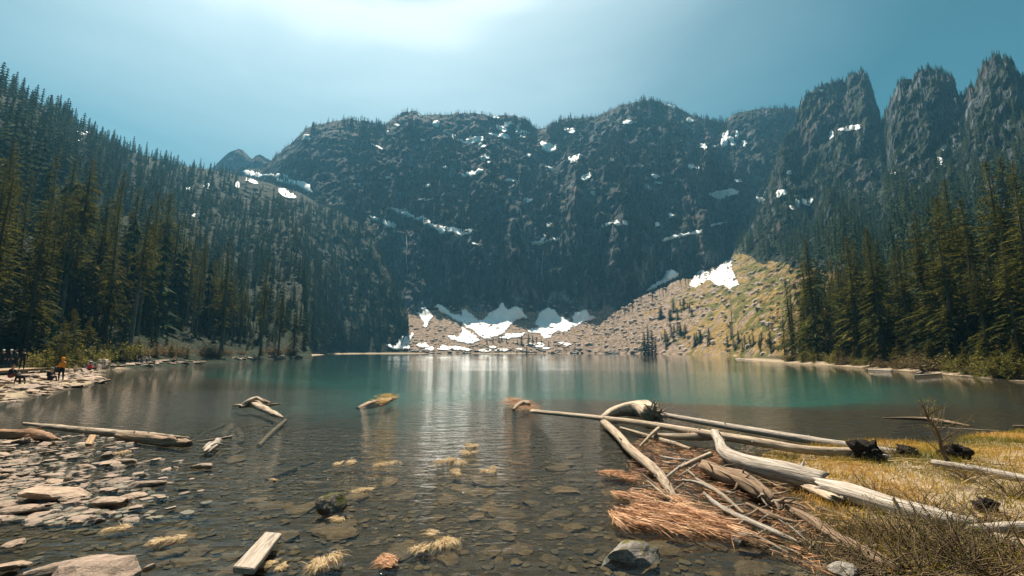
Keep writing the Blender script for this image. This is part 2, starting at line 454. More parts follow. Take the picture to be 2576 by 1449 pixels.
LEFT_CREST = [(-420, 60, 200), (-150, 140, 270), (0, 212, 300), (50, 237, 315), (100, 262, 330), (150, 282, 350), (190, 318, 375), (250, 345, 405), (300, 366, 430), (350, 386, 455), (400, 400, 480), (450, 415, 510), (520, 425, 555), (560, 432, 580), (620, 446, 600),
              (700, 468, 600), (760, 486, 590), (800, 510, 580), (850, 530, 560), (900, 560, 530), (930, 600, 505), (960, 650, 482), (985, 705, 460), (1003, 755, 445), (1022, 805, 432), (1032, 842, 422), (1030, 870, 412), (1028, 884, 405)]
LEFT_BASE = np.array([(-420, -62, 30), (-150, -54, 40), (0, -46, 47), (200, -47, 62), (330, -51, 76), (430, -56, 90), (548, -62, 112), (650, -64, 126), (745, -63, 140), (800, -98, 200), (900, -140, 330), (960, -125, 374), (1030, -100, 384)], float)
def left_base(x):
    return (np.interp(x, LEFT_BASE[:, 0], LEFT_BASE[:, 1]), np.interp(x, LEFT_BASE[:, 0], LEFT_BASE[:, 2]), -2.0)
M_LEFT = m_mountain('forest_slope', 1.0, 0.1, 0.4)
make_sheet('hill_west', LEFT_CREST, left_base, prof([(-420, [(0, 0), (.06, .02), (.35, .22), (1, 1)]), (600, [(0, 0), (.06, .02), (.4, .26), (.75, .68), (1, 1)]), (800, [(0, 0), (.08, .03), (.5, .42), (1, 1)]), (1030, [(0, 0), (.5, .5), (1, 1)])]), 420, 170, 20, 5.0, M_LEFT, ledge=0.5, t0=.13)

RIGHT_CREST = [(1385, 889, 388), (1440, 876, 394), (1500, 822, 415), (1560, 779, 430), (1620, 744, 442), (1700, 709, 455), (1760, 694, 465), (1810, 669, 472), (1840, 652, 480), (1850, 626, 482), (1870, 596, 490), (1900, 550, 500), (1925, 505, 510), (1935, 455, 518),
               (1950, 405, 528), (1965, 365, 538), (1985, 335, 548), (2003, 296, 556), (2010, 262, 558), (2020, 236, 556), (2050, 212, 552), (2090, 192, 546), (2120, 187, 540), (2150, 174, 534), (2166, 172, 530), (2182, 190, 526), (2196, 226, 520), (2206, 262, 515), (2214, 296, 505), (2219, 300, 495),
               (2228, 284, 470), (2238, 254, 455), (2260, 216, 445), (2300, 191, 436), (2330, 185, 430), (2370, 187, 424), (2394, 194, 418), (2406, 224, 412), (2414, 250, 406), (2422, 252, 398), (2440, 224, 390), (2455, 222, 384), (2463, 192, 378), (2476, 167, 372), (2500, 154, 364), (2526, 150, 356),
               (2546, 162, 350), (2562, 192, 345), (2580, 205, 340), (2650, 240, 325), (2800, 200, 300), (3050, 150, 250)]
RIGHT_BASE = np.array([(1385, 40, 384), (1500, 80, 362), (1620, 103, 320), (1700, 112, 270), (1780, 112, 215), (1850, 100, 172), (1950, 80, 120), (2060, 70, 98), (2200, 62, 76), (2400, 58, 58), (2576, 56, 46), (2800, 60, 34), (3050, 64, 22)], float)
def right_base(x):
    return (np.interp(x, RIGHT_BASE[:, 0], RIGHT_BASE[:, 1]), np.interp(x, RIGHT_BASE[:, 0], RIGHT_BASE[:, 2]), -2.0)
M_TALUS = m_talus()
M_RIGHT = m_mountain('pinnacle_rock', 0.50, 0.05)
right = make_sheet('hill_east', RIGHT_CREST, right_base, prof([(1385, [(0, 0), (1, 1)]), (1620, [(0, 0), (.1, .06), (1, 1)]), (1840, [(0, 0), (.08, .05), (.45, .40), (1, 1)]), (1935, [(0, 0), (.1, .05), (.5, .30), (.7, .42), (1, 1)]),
                   (2010, [(0, 0), (.1, .04), (.55, .30), (.75, .46), (.85, .62), (1, 1)]), (2166, [(0, 0), (.1, .03), (.5, .28), (.7, .46), (.84, .64), (1, 1)]), (2500, [(0, 0), (.08, .02), (.4, .24), (.7, .5), (1, 1)]), (3050, [(0, 0), (.3, .2), (1, 1)])]),
                   560, 220, 42, 9.0, M_RIGHT, ledge=0.30, cam=0.6, jag=13.0, blend=61, xmul=([1385, 1850, 1935, 2000], [.10, .14, .6, 1]))
KNOB = [(470, 470, 1000), (540, 416, 1000), (560, 398, 1000), (575, 384, 1000), (588, 378, 1000), (600, 374, 1000), (612, 380, 1000), (622, 388, 1000), (634, 398, 1000), (644, 390, 1000), (655, 387, 1000), (668, 395, 1000), (690, 408, 1000), (740, 440, 1000)]
M_KNOB = m_mountain('summit_rock', 0.0, 0.1)
make_sheet('mountain_knob', KNOB, lambda x: tuple(dp(x, 520, 900)), lambda x, t: t, 90, 60, 16, 13.0, M_KNOB, ledge=0.6, cam=0.4)

# which material a face of the right hand slope has: loose stone and grass on the fan, rock above
P = SHEETS['hill_east']
me = right.data
me.materials.append(M_TALUS)
ny, nx = P.shape[:2]
qx, qy = proj(P[:-1, :-1].reshape(-1, 3))
lim = np.interp(qx, [1385, 1640, 1840, 1900, 2000, 2100, 2200, 2300], [700, 640, 640, 655, 668, 690, 760, 900]) + 14 * fbm(qx * .02, qy * .02, 2.0, 3)
me.polygons.foreach_set('material_index', ((qy > lim)).astype(np.int32))
P = SHEETS['mountain']
me = head.data
me.materials.append(M_TALUS)
ny, nx = P.shape[:2]
tt = (np.arange(ny - 1) / 269.0)[:, None] * np.ones((1, nx - 1))
qx, qy = proj(P[:-1, :-1].reshape(-1, 3))
lim = 0.265 + 0.02 * fbm(qx * .02, 0.0, 2.0, 3)
me.polygons.foreach_set('material_index', (tt.ravel() < lim).astype(np.int32))

# ------------------------------------------------------------------ water
def m_water():
    m, nt = new_mat('lake_water'); b = NT(nt)
    p = b.pos()
    cd = b.n('ShaderNodeSeparateXYZ', {0: p}).outputs[1]
    calm = b.noise(b.scl(p, (0.35, 1.0, 1.0)), 0.035, 3, 0.5)
    breeze = b.math('MULTIPLY', b.rng(calm, 0.36, 0.58, 0.22, 1.0), b.ramp(b.rng(cd, 0.0, 120.0), [(0.0, (.5,) * 3), (0.055, (.6,) * 3), (0.085, (1.0,) * 3), (0.18, (.9,) * 3), (0.27, (.36,) * 3), (0.5, (.13,) * 3), (1.0, (.045,) * 3)]))
    w1 = b.noise(b.scl(p, (0.55, 1.3, 1.0)), 9.0, 3, 0.6, 0.5)
    w2 = b.noise(b.scl(p, (0.5, 1.25, 1.0)), 2.8, 2, 0.5, 0.3)
    w3 = b.noise(b.scl(p, (0.5, 1.1, 1.0)), 0.42, 2, 0.5)
    h = b.math('ADD', b.math('MULTIPLY', w1, 0.06), b.math('ADD', b.math('MULTIPLY', w2, 0.20), b.math('MULTIPLY', w3, 0.025)))
    h = b.math('MULTIPLY', h, breeze)
    nrm = b.bump(h, 1.0, 1.0)
    fr = b.n('ShaderNodeFresnel', {'IOR': 1.33, 'Normal': nrm}).outputs[0]
    gl = b.n('ShaderNodeBsdfGlossy', {'Color': (1, 1, 1, 1), 'Roughness': 0.03, 'Normal': nrm}).outputs[0]
    tr = b.n('ShaderNodeBsdfTransparent', {'Color': (0.86, 0.93, 0.91, 1)}).outputs[0]
    b.out(b.n('ShaderNodeMixShader', {0: fr, 1: tr, 2: gl}).outputs[0])
    return m
wx = np.linspace(-330, 330, 34); wy = np.linspace(-20, 440, 24)
WX, WY = np.meshgrid(wx, wy)
structure('lake_water', mesh_np('lake_water', np.stack([WX.ravel(), WY.ravel(), 0 * WX.ravel()], 1), quads(*WX.shape), [m_water()], smooth=True))
# ------------------------------------------------------------------ conifers
def m_needle(name, stops, trans=0.3, tcol=(0.20, 0.17, 0.035)):
    m, nt = new_mat(name); b = NT(nt)
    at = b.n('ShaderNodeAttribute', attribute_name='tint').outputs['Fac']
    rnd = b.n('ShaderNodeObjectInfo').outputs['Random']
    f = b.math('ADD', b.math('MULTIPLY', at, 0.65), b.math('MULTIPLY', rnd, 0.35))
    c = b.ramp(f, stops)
    df = b.n('ShaderNodeBsdfPrincipled', {'Base Color': c, 'Roughness': 0.85, 'Specular IOR Level': 0.08}).outputs[0]
    tr = b.n('ShaderNodeBsdfTranslucent', {'Color': b.mix(0.5, c, tcol)}).outputs[0]
    b.out(b.n('ShaderNodeMixShader', {0: trans, 1: df, 2: tr}).outputs[0])
    return m
M_NEEDLE = m_needle('fir_needles', [(0.0, (0.006, 0.017, 0.009)), (0.4, (0.020, 0.037, 0.014)), (0.7, (0.10, 0.105, 0.026)), (1.0, (0.32, 0.235, 0.055))], 0.31, (0.26, 0.23, 0.04))
M_FAR_NEEDLE = m_needle('far_needles', [(0.0, (0.010, 0.026, 0.016)), (0.6, (0.026, 0.050, 0.023)), (1.0, (0.075, 0.085, 0.03))], 0.25, (0.08, 0.10, 0.025))
M_YOUNG = m_needle('young_needles', [(0.0, (0.05, 0.065, 0.015)), (0.5, (0.12, 0.125, 0.025)), (1.0, (0.26, 0.20, 0.05))], 0.38, (0.3, 0.24, 0.04))
M_BARK = m_simple('conifer_bark', (0.05, 0.04, 0.032), (0.26, 0.22, 0.18), 2.2, 0.9, 0.6, 0.05, 0.1, (3, 3, 0.4))
M_SNAG = m_simple('bleached_trunk', (0.14, 0.125, 0.11), (0.5, 0.45, 0.4), 2.0, 0.9, 0.6, 0.05, 0.1, (3, 3, 0.3))

def tube_np(pts, rad, seg=7, cap=True):
    """tapered tube along a list of points -> V, quads, tris"""
    pts = np.asarray(pts, float); n = len(pts)
    T = np.gradient(pts, axis=0); T /= np.linalg.norm(T, axis=1)[:, None] + 1e-9
    ref = np.array([0, 0, 1.0]) if abs(T[0][2]) < 0.9 else np.array([1.0, 0, 0])
    V = []
    a = np.cross(ref, T[0]); a /= np.linalg.norm(a)
    ang = np.arange(seg) / seg * 2 * math.pi
    for i in range(n):
        a = a - T[i] * (a @ T[i]); a /= np.linalg.norm(a) + 1e-9
        bb = np.cross(T[i], a)
        V.append(pts[i] + rad[i] * (np.cos(ang)[:, None] * a + np.sin(ang)[:, None] * bb))
    V = np.concatenate(V)
    i = np.arange(n - 1)[:, None] * seg + np.arange(seg)[None]
    j = np.arange(n - 1)[:, None] * seg + (np.arange(seg)[None] + 1) % seg
    Q = np.stack([i, j, j + seg, i + seg], -1).reshape(-1, 4)
    if cap:
        V = np.concatenate([V, pts[:1], pts[-1:]])
        k = np.arange(seg); kk = (k + 1) % seg; c0 = n * seg
        Tr = np.concatenate([np.stack([kk, k, np.full(seg, c0)], 1), np.stack([k + (n - 1) * seg, kk + (n - 1) * seg, np.full(seg, c0 + 1)], 1)])
    else:
        Tr = np.zeros((0, 3), int)
    return V, Q, Tr

def conifer_variant(seed, H=30.0, bare=0.12, width=0.15, nbr=190, dens=1.0, ragged=0.35):
    """one tree 30 m tall: (trunk mesh, crown mesh)"""
    r = np.random.default_rng(seed)
    lean = r.normal(0, 0.010, 2)
    zs = np.linspace(0, 1, 12)
    tp = np.stack([lean[0] * H * zs ** 2, lean[1] * H * zs ** 2, zs * H - 0.6], 1)
    tr = 0.012 * H * (1 - zs) ** 0.85 + 0.012; tr[0] *= 1.5
    V, Q, T = tube_np(tp, tr, 7)
    SV = [V]; SQ = [Q]; ST = [T]; off = len(V)
    # dead stubs low on the trunk
    for k in range(14):
        h = r.uniform(0.04, bare + 0.18); az = r.uniform(0, 6.283); L = r.uniform(0.6, 2.2)
        p0 = np.array([0, 0, h * H]); d = np.array([math.cos(az), math.sin(az), r.uniform(-0.35, 0.15)])
        V, Q, T = tube_np([p0, p0 + d * L * .5, p0 + d * L + [0, 0, -0.1 * L]], [0.045, 0.03, 0.008], 3)
        SV.append(V); SQ.append(Q + off); ST.append(T + off); off += len(V)
    trunk = mesh_np('trunk', np.concatenate(SV), [np.concatenate(SQ), np.concatenate(ST)], [M_BARK], smooth=True)
    CV = []; CF = []; CT = []; off = 0
    gap = [(r.uniform(bare, 0.9), r.uniform(0, 6.28), r.uniform(.03, .08)) for _ in range(7)]
    for k in range(nbr):
        h = bare + (1 - bare) * ((k + r.uniform(0, 1)) / nbr) ** 0.86
        if h > 0.992: continue
        az = k * 2.39996 + r.normal(0, 0.25)
        skip = any(abs(h - g[0]) < g[2] and math.cos(az - g[1]) > 0.2 for g in gap)
        prof_ = (1 - h) ** 0.78 * min(1.0, 0.55 + (h - bare) * 3.2)
        L = width * H * prof_ * r.uniform(1 - ragged, 1 + ragged * .6) + 0.25
        if skip: L *= 0.35
        up0 = 0.35 * h - 0.12 + r.normal(0, 0.07); droop = (0.42 - 0.25 * h) * r.uniform(0.6, 1.4)
        p0 = np.array([np.interp(h, zs, tp[:, 0]), np.interp(h, zs, tp[:, 1]), h * H - 0.6])
        d = np.array([math.cos(az), math.sin(az), 0.0]); sd = np.array([-math.sin(az), math.cos(az), 0.0])
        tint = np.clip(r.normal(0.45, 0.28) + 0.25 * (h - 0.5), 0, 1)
        ns = 12 if L > 2.0 else 7
        prev = None
        for s in range(ns):
            a = (s + 0.6) / ns
            c = p0 + d * (L * a) + np.array([0, 0, L * (up0 * a - droop * a * a)])
            w = L * (0.27 * (1 - a * 0.72) + 0.05) * dens
            for sg in (-1, 1):
                ww = w * r.uniform(0.65, 1.3)
                dirn = sd * sg * 0.8 + d * r.uniform(0.35, 0.8) + np.array([0, 0, r.uniform(-0.42, 0.02)])
                tip = c + dirn * ww
                bw = L * 0.038 * r.uniform(0.7, 1.3) + 0.02
                CV += [c - d * bw * 1.2, c + dirn * ww * 0.5 - d * bw + [0, 0, 0.04 * ww], tip, c + dirn * ww * 0.45 + d * bw]
                CF.append([off, off + 1, off + 2, off + 3]); CT += [tint * r.uniform(.7, 1.25)] * 4; off += 4
            # hanging twig under the branch
            if r.uniform() < 0.5:
                q = c + np.array([r.normal(0, .05), r.normal(0, .05), -r.uniform(0.12, 0.3) * L * 0.5])
                CV += [c - d * 0.13, q, c + d * 0.16, c + [0, 0, .05]]
                CF.append([off, off + 1, off + 2, off + 3]); CT += [tint * .8] * 4; off += 4
        tip = p0 + d * (L * 1.06) + np.array([0, 0, L * (up0 - droop * 1.05)])
        m0 = p0 + d * (L * .7) + np.array([0, 0, L * (up0 * .7 - droop * .5)])
        CV += [m0 - sd * .06 * L, tip, m0 + sd * .06 * L, m0 - d * .2 * L]
        CF.append([off, off + 1, off + 2, off + 3]); CT += [tint] * 4; off += 4
    # leader
    for k in range(5):
        a = r.uniform(0, 6.28); z = H * (0.985 - 0.008 * k)
        c = np.array([lean[0] * H, lean[1] * H, z - 0.6])
        q = c + np.array([math.cos(a) * .3, math.sin(a) * .3, 0.15])
        CV += [c + [0, 0, .5], c + [0.05, 0, -.1], q, c + [-.05, 0.05, 0.1]]; CF.append([off, off + 1, off + 2, off + 3]); CT += [.4] * 4; off += 4
    crown = mesh_np('crown', np.array(CV), np.array(CF), [M_NEEDLE], attrs={'tint': np.clip(CT, 0, 1)})
    return trunk, crown
VARS = [conifer_variant(101, bare=.06, width=.14, nbr=270), conifer_variant(102, bare=.16, width=.12, nbr=230, ragged=.45), conifer_variant(103, bare=.26, width=.115, nbr=200, ragged=.5),
        conifer_variant(104, bare=.10, width=.16, nbr=270), conifer_variant(105, bare=.33, width=.13, nbr=180, ragged=.5), conifer_variant(106, bare=.05, width=.17, nbr=280, ragged=.3),
        conifer_variant(107, bare=.42, width=.12, nbr=160, ragged=.55)]
YVARS = []
for sd_ in (201, 202, 203):
    tr_, cr_ = conifer_variant(sd_, bare=.02, width=.24, nbr=190, dens=1.15)
    cr_.materials[0] = M_YOUNG
    YVARS.append((tr_, cr_))

def tree(name, var, loc, h, label, cat, group=None, rz=None, wide=1.0):
    e = link(name, None, loc=loc, rot=(0, 0, random.uniform(0, 6.28) if rz is None else rz), scale=(h / 30 * wide, h / 30 * wide, h / 30))
    link('trunk', var[0], e); link('crown', var[1], e)
    return tag(e, label, cat, group)
# low hill side trees for the wooded slopes
def tier_tree(seed, tiers, pts, R0):
    r = np.random.default_rng(seed)
    V = []; F = []; off = 0
    for k in range(tiers):
        h = 0.06 + 0.93 * (k / tiers) ** 0.9
        rad = R0 * (1 - h) ** 0.8 * r.uniform(.75, 1.2) + .008
        c = [r.normal(0, .004), r.normal(0, .004), h + 0.9 / tiers * .8]
        ph = r.uniform(0, 6.28)
        ring = [c]
        for i in range(pts):
            a = ph + i / pts * 6.283 + r.normal(0, .12); rr = rad * r.uniform(.6, 1.25)
            ring.append([rr * math.cos(a), rr * math.sin(a), h - rr * r.uniform(.2, .6)])
            a += math.pi / pts; rv = rad * r.uniform(.25, .5)
            ring.append([rv * math.cos(a), rv * math.sin(a), h + .01])
        n = 2 * pts
        for i in range(n):
            F.append([off, off + 1 + i, off + 1 + (i + 1) % n])
        V += ring; off += len(ring)
    b = len(V)
    V += [[.012, 0, -.05], [-.006, .01, -.05], [-.006, -.01, -.05], [0, 0, .9]]
    F += [[b, b + 1, b + 3], [b + 1, b + 2, b + 3], [b + 2, b, b + 3]]
    return np.array(V), np.array(F)
FARVARS = []
for k_ in range(3):
    V_, F_ = tier_tree(340 + k_, 12, 7, [.15, .18, .21][k_])
    FARVARS.append((VARS[k_][0], mesh_np('crown', V_ * 30.0, F_, [M_FAR_NEEDLE], attrs={'tint': np.clip(np.random.default_rng(k_).uniform(.0, .5, len(V_)), 0, 1)})))
def snag(loc, h, label, group=None, seed=0):
    r = np.random.default_rng(seed)
    zs = np.linspace(0, 1, 10)
    pts = np.stack([0.02 * h * zs ** 2 * r.normal(), 0.02 * h * zs ** 2 * r.normal() + 0 * zs, zs * h - .3], 1) if False else np.array([[0.02 * h * z * z, 0.01 * h * z * z, z * h - .3] for z in zs])
    V, Q, T = tube_np(pts, 0.011 * h * (1 - zs) ** .7 + 0.03, 7)
    e = link('dead_tree', None, loc=loc)
    link('trunk', mesh_np('trunk', V, [Q, T], [M_SNAG], smooth=True), e)
    for k in range(16):
        z = r.uniform(.3, .97); a = r.uniform(0, 6.28); L = (1.05 - z) * h * .16 * r.uniform(.4, 1.2) + .2
        p0 = np.array([0.02 * h * z * z, 0.01 * h * z * z, z * h - .3]); d = np.array([math.cos(a), math.sin(a), r.uniform(-.4, .1)])
        V, Q, T = tube_np([p0, p0 + d * L * .6, p0 + d * L + [0, 0, -.12 * L]], [.05, .035, .01], 4)
        link('branch', mesh_np('branch', V, [Q, T], [M_SNAG], smooth=True), e)
    return tag(e, label, 'dead tree', group)

TIER_MID = [tier_tree(300 + i, 9, 5, [.12, .145, .17, .13][i]) for i in range(4)]
TIER_FAR = [tier_tree(320 + i, 5, 4, [.15, .18, .21][i]) for i in range(3)]
def merge_trees(templates, pos, hts, tints, wide=1.0):
    n = len(pos); AV = []; AF = []; AT = []; off = 0
    which = RNG.integers(0, len(templates), n)
    rot = RNG.uniform(0, 6.283, n)
    for k, (V, F) in enumerate(templates):
        s = np.where(which == k)[0]
        if not len(s): continue
        c, sn = np.cos(rot[s])[:, None], np.sin(rot[s])[:, None]
        w = (hts[s] * wide * RNG.uniform(.8, 1.2, len(s)))[:, None]
        X = (V[None, :, 0] * c - V[None, :, 1] * sn) * w + pos[s, 0][:, None]
        Y = (V[None, :, 0] * sn + V[None, :, 1] * c) * w + pos[s, 1][:, None]
        Z = V[None, :, 2] * hts[s][:, None] + pos[s, 2][:, None]
        AV.append(np.stack([X, Y, Z], -1).reshape(-1, 3))
        AF.append((F[None] + (np.arange(len(s)) * len(V))[:, None, None]).reshape(-1, 3) + off)
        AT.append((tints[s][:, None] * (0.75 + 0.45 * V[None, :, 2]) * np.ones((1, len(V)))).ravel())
        off += len(s) * len(V)
    return np.concatenate(AV), np.concatenate(AF), np.clip(np.concatenate(AT), 0, 1)
def scatter(sheet, n, mask_fn, front=None):
    """random points on a mountain sheet, weighted by area and by mask_fn(x, y, z, px, py, t)"""
    P = SHEETS[sheet]
    A = P[:-1, :-1]; B = P[:-1, 1:]; D = P[1:, :-1]
    nr = np.cross(B - A, D - A); area = np.linalg.norm(nr, axis=-1)
    nz = np.abs(nr[..., 2]) / (area + 1e-9)
    ny, nx = area.shape
    qx, qy = proj(A.reshape(-1, 3))
    t = (np.arange(ny)[:, None] / float(P.shape[0]) * np.ones((1, nx)))
    w = area * mask_fn(A[..., 0], A[..., 1], A[..., 2], qx.reshape(ny, nx), qy.reshape(ny, nx), t, nz)
    w = np.clip(w, 0, None).ravel(); w /= w.sum()
    idx = RNG.choice(len(w), n, p=w)
    j, i = np.divmod(idx, nx)
    a, b = RNG.uniform(size=(2, n, 1))
    return A[j, i] * (1 - a) * (1 - b) + B[j, i] * a * (1 - b) + D[j, i] * (1 - a) * b + P[1:, 1:][j, i] * a * b

def m_left(X, Y, Z, px, py, t, nz):
    clear = fbm(X / 45, Y / 45, Z / 60, 3)
    m = np.where(clear > 0.42, 0.12, 1.0)
    m *= np.where((px > 600) & (px < 810) & (py > 425) & (py < 510), 0.12, 1)
    m *= np.where((px > 600) & (py > 480), 1.7, 1)
    return m * (px > -260) * (t > np.interp(px, [-200, 700, 800, 900], [.10, .08, .03, .02]))
pos = scatter("hill_west", 5700, m_left)
under = scatter('hill_west', 1500, lambda X, Y, Z, px, py, t, nz: (px > -200) * (px < 800) * (t > .008) * (t < .17))
under = under[shore_dist(under[:, 0], under[:, 1]) > 8]
qx, qy = proj(pos)
hgt = np.interp(qx, [-200, 0, 400, 700, 1000], [20, 19, 15, 10, 10]) * RNG.uniform(.4, 1.35, len(pos)) ** 1.1 * np.interp(qy, [200, 420, 900], [.8, .95, 1.25])
pos = np.concatenate([pos, under]); hgt = np.concatenate([hgt, RNG.uniform(1.5, 6.5, len(under))])
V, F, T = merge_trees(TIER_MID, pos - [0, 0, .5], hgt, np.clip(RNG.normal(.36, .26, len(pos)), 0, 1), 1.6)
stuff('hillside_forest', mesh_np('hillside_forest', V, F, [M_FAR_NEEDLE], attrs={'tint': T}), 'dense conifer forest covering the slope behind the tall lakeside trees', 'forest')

def m_right(X, Y, Z, px, py, t, nz):
    n = fbm(X / 40, Y / 40, Z / 50, 3)
    top = np.interp(px, [1840, 1900, 1950, 2050, 2150, 2250, 2350, 2450, 2600], [600, 520, 500, 480, 520, 540, 500, 330, 260])
    wood = np.where(py > top + 60 * n, 1.0, np.where(n > .0, .9, .30))
    fan = np.interp(px, [1800, 1850, 1900, 2050, 2150, 2300, 2400], [640, 630, 650, 660, 700, 830, 1000])
    wood = np.where(py > fan, np.where(px > 2060, .5, .0), wood)
    return wood * (px > 1845) * (px < 2900) * (t > .10)
pos = scatter("hill_east", 4600, m_right)
qx, qy = proj(pos)
hgt = np.interp(qy, [150, 300, 480, 650, 900], [6, 9, 12, 14, 15]) * RNG.uniform(.45, 1.3, len(pos))
P = SHEETS['hill_east']
cre = P[219, RNG.integers(190, 540, 330)]
pos = np.concatenate([pos, cre - [0, 0, 1.0]]); hgt = np.concatenate([hgt, RNG.uniform(3, 9, len(cre))])
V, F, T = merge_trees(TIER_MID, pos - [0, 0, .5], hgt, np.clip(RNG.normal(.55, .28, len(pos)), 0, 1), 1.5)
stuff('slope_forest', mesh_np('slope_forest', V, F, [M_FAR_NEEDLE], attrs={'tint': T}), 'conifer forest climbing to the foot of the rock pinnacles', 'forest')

def m_head(X, Y, Z, px, py, t, nz):
    th = np.arctan2(X, Y) * 700
    n = fbm(th / 55, Z / 130, 3.0, 4)
    n2 = fbm(th / 16, Z / 40, 8.0, 2)
    m = np.where(n + .4 * n2 > .16, 1.0, .025)
    up = np.interp(py, [300, 360, 560, 700, 760], [1.2, 1.0, .9, .45, 0.0])
    m = m * up * np.where(py < 800, 1, 0) * np.clip(.35 + nz * 1.2, 0, 1.2)
    return m * np.where(t > .94, 0.3, 1.0)
pos = scatter("mountain", 9500, m_head)
P = SHEETS['mountain']
cre = P[269, RNG.integers(0, P.shape[1], 900)]
hgt = RNG.uniform(6, 17, len(pos))
pos = np.concatenate([pos, cre]); hgt = np.concatenate([hgt, RNG.uniform(3, 8.5, len(cre))])
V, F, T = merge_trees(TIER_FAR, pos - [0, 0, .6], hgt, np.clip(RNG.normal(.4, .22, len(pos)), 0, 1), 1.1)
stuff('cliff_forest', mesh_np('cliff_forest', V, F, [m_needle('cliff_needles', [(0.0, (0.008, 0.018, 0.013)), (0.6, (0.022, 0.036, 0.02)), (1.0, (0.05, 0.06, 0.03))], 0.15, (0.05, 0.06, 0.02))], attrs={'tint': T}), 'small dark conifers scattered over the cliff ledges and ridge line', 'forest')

# ---- BVH of the whole terrain for putting things on it
def sheet_tree(names):
    V = []; F = []; off = 0
    for n in names:
        P = SHEETS[n]; V += P.reshape(-1, 3).tolist(); q = quads(*P.shape[:2]) + off
        F += q.tolist(); off += P.shape[0] * P.shape[1]
    return BVHTree.FromPolygons(V, F)
gi = np.where((gy > -5))[0]
TERRAIN = sheet_tree(['mountain', 'hill_west', 'hill_east', 'mountain_knob'])
GROUND = BVHTree.FromPolygons(np.stack([GX.ravel(), GY.ravel(), GZ.ravel()], 1).tolist(), quads(*GX.shape).tolist())
def land(x, y):
    """height of whatever is on top at x, y"""
    z = -99.0
    h = GROUND.ray_cast(Vector((x, y, 900)), Vector((0, 0, -1)))
    if h[0]: z = h[0].z
    h = TERRAIN.ray_cast(Vector((x, y, 900)), Vector((0, 0, -1)))
    if h[0]: z = max(z, h[0].z)
    return z
def hit(px, py):
    """the terrain point seen at a place of the photograph"""
    d = ray(px, py).normalized()
    h = TERRAIN.ray_cast(Vector((0, 0, EYE)), d)
    g = GROUND.ray_cast(Vector((0, 0, EYE)), d)
    best = None
    for q in (h, g):
        if q[0] and (best is None or q[3] < best[3]): best = q
    return best

# ---- the countable trees of the two shores
def shore_row(points):
    p = np.array(points); s = np.concatenate([[0], np.cumsum(np.hypot(*np.diff(p, axis=0).T))])
    def f(u):
        return np.array([np.interp(u * s[-1], s, p[:, 0]), np.interp(u * s[-1], s, p[:, 1])])
    return f
left_f = shore_row(pxl([(-260, 985), (-60, 962), (120, 934), (250, 924), (420, 915), (548, 907), (650, 903.5), (745, 900.5)]))
right_f = shore_row(pxl([(1960, 908), (2060, 915), (2200, 925), (2320, 933), (2440, 944), (2600, 962), (2800, 985)]))
rr = random.Random(5)
FORM = ['full-skirted', 'ragged', 'thin-crowned', 'broad', 'bare-trunked', 'bushy', 'long bare-trunked']
def sector(x, y, table):
    px = float(proj(np.array([[x, y, 2.0]]))[0][0])
    return next(n_ for lim_, n_ in table if px < lim_)
LEFT_SECT = [(60, 'above the boardwalk group'), (150, 'above the dog and the spit'), (240, 'behind the person in orange'), (320, 'behind the grey-white boulder'), (400, 'behind the seated beach group'), (480, 'behind the pair on the beach'), (590, 'where the sunlit beach ends'), (670, 'above the shaded shore'), (9999, 'on the wooded point')]
RIGHT_SECT = [(2050, 'beside the grassy fan'), (2120, 'at the inner shore end'), (2190, 'above the long white log'), (2260, 'past the long white log'), (2330, 'behind the small log point'), (2420, 'past the small log point'), (2520, 'beside the glowing broadleaf tree'), (9999, 'at the outer shore end')]
ROWS = ['front row', 'middle row', 'back row']
LEFT_TREES = []
for k in range(138):
    u = (k % 46 + rr.random()) / 46.0
    row = k // 46
    q = left_f(u)
    off = [6, 15, 28][row] + rr.uniform(0, 11)
    tg = left_f(min(1, u + .02)) - left_f(max(0, u - .02)); nrm = np.array([-tg[1], tg[0]]) / np.hypot(*tg)
    x, y = q + nrm * off
    h = rr.uniform(17, 31) * [0.85, 1.12, 1.2][row]
    if u > .55: h *= 0.98
    vi = rr.choice([1, 2, 2, 4, 4, 6, 0, 3])
    if row > 0: vi = rr.choice([0, 1, 2, 3, 5])
    v = VARS[vi]
    LEFT_TREES.append(tree('conifer_tree', v, (x, y, land(x, y) - .2), h, f"{'tall' if h > 27 else 'short' if h < 20 else 'mid-height'} {FORM[vi]} olive conifer, {ROWS[row]} of the stand {sector(x, y, LEFT_SECT)}", 'conifer', 'forest trees behind the stony beach', wide=rr.uniform(.85, 1.15)))
RIGHT_TREES = []
for k in range(120):
    u = (k % 40 + rr.random()) / 40.0
    row = k // 40
    q = right_f(u)
    off = [3, 12, 26][row] + rr.uniform(0, 10)
    x, y = q + np.array([0.82, .57]) * off
    h = rr.uniform(11, 27) * [0.85, 0.98, 1.0][row]
    vi = rr.choice([0, 1, 3, 5, 5, 3, 2]); v = VARS[vi]
    RIGHT_TREES.append(tree('conifer_tree', v, (x, y, land(x, y) - .2), h, f"{'tall' if h > 21 else 'short' if h < 14 else 'mid-height'} {FORM[vi]} dark conifer, {ROWS[row]} of the stand {sector(x, y, RIGHT_SECT)}", 'conifer', 'forest trees behind the log-lined shore', wide=rr.uniform(.9, 1.2)))
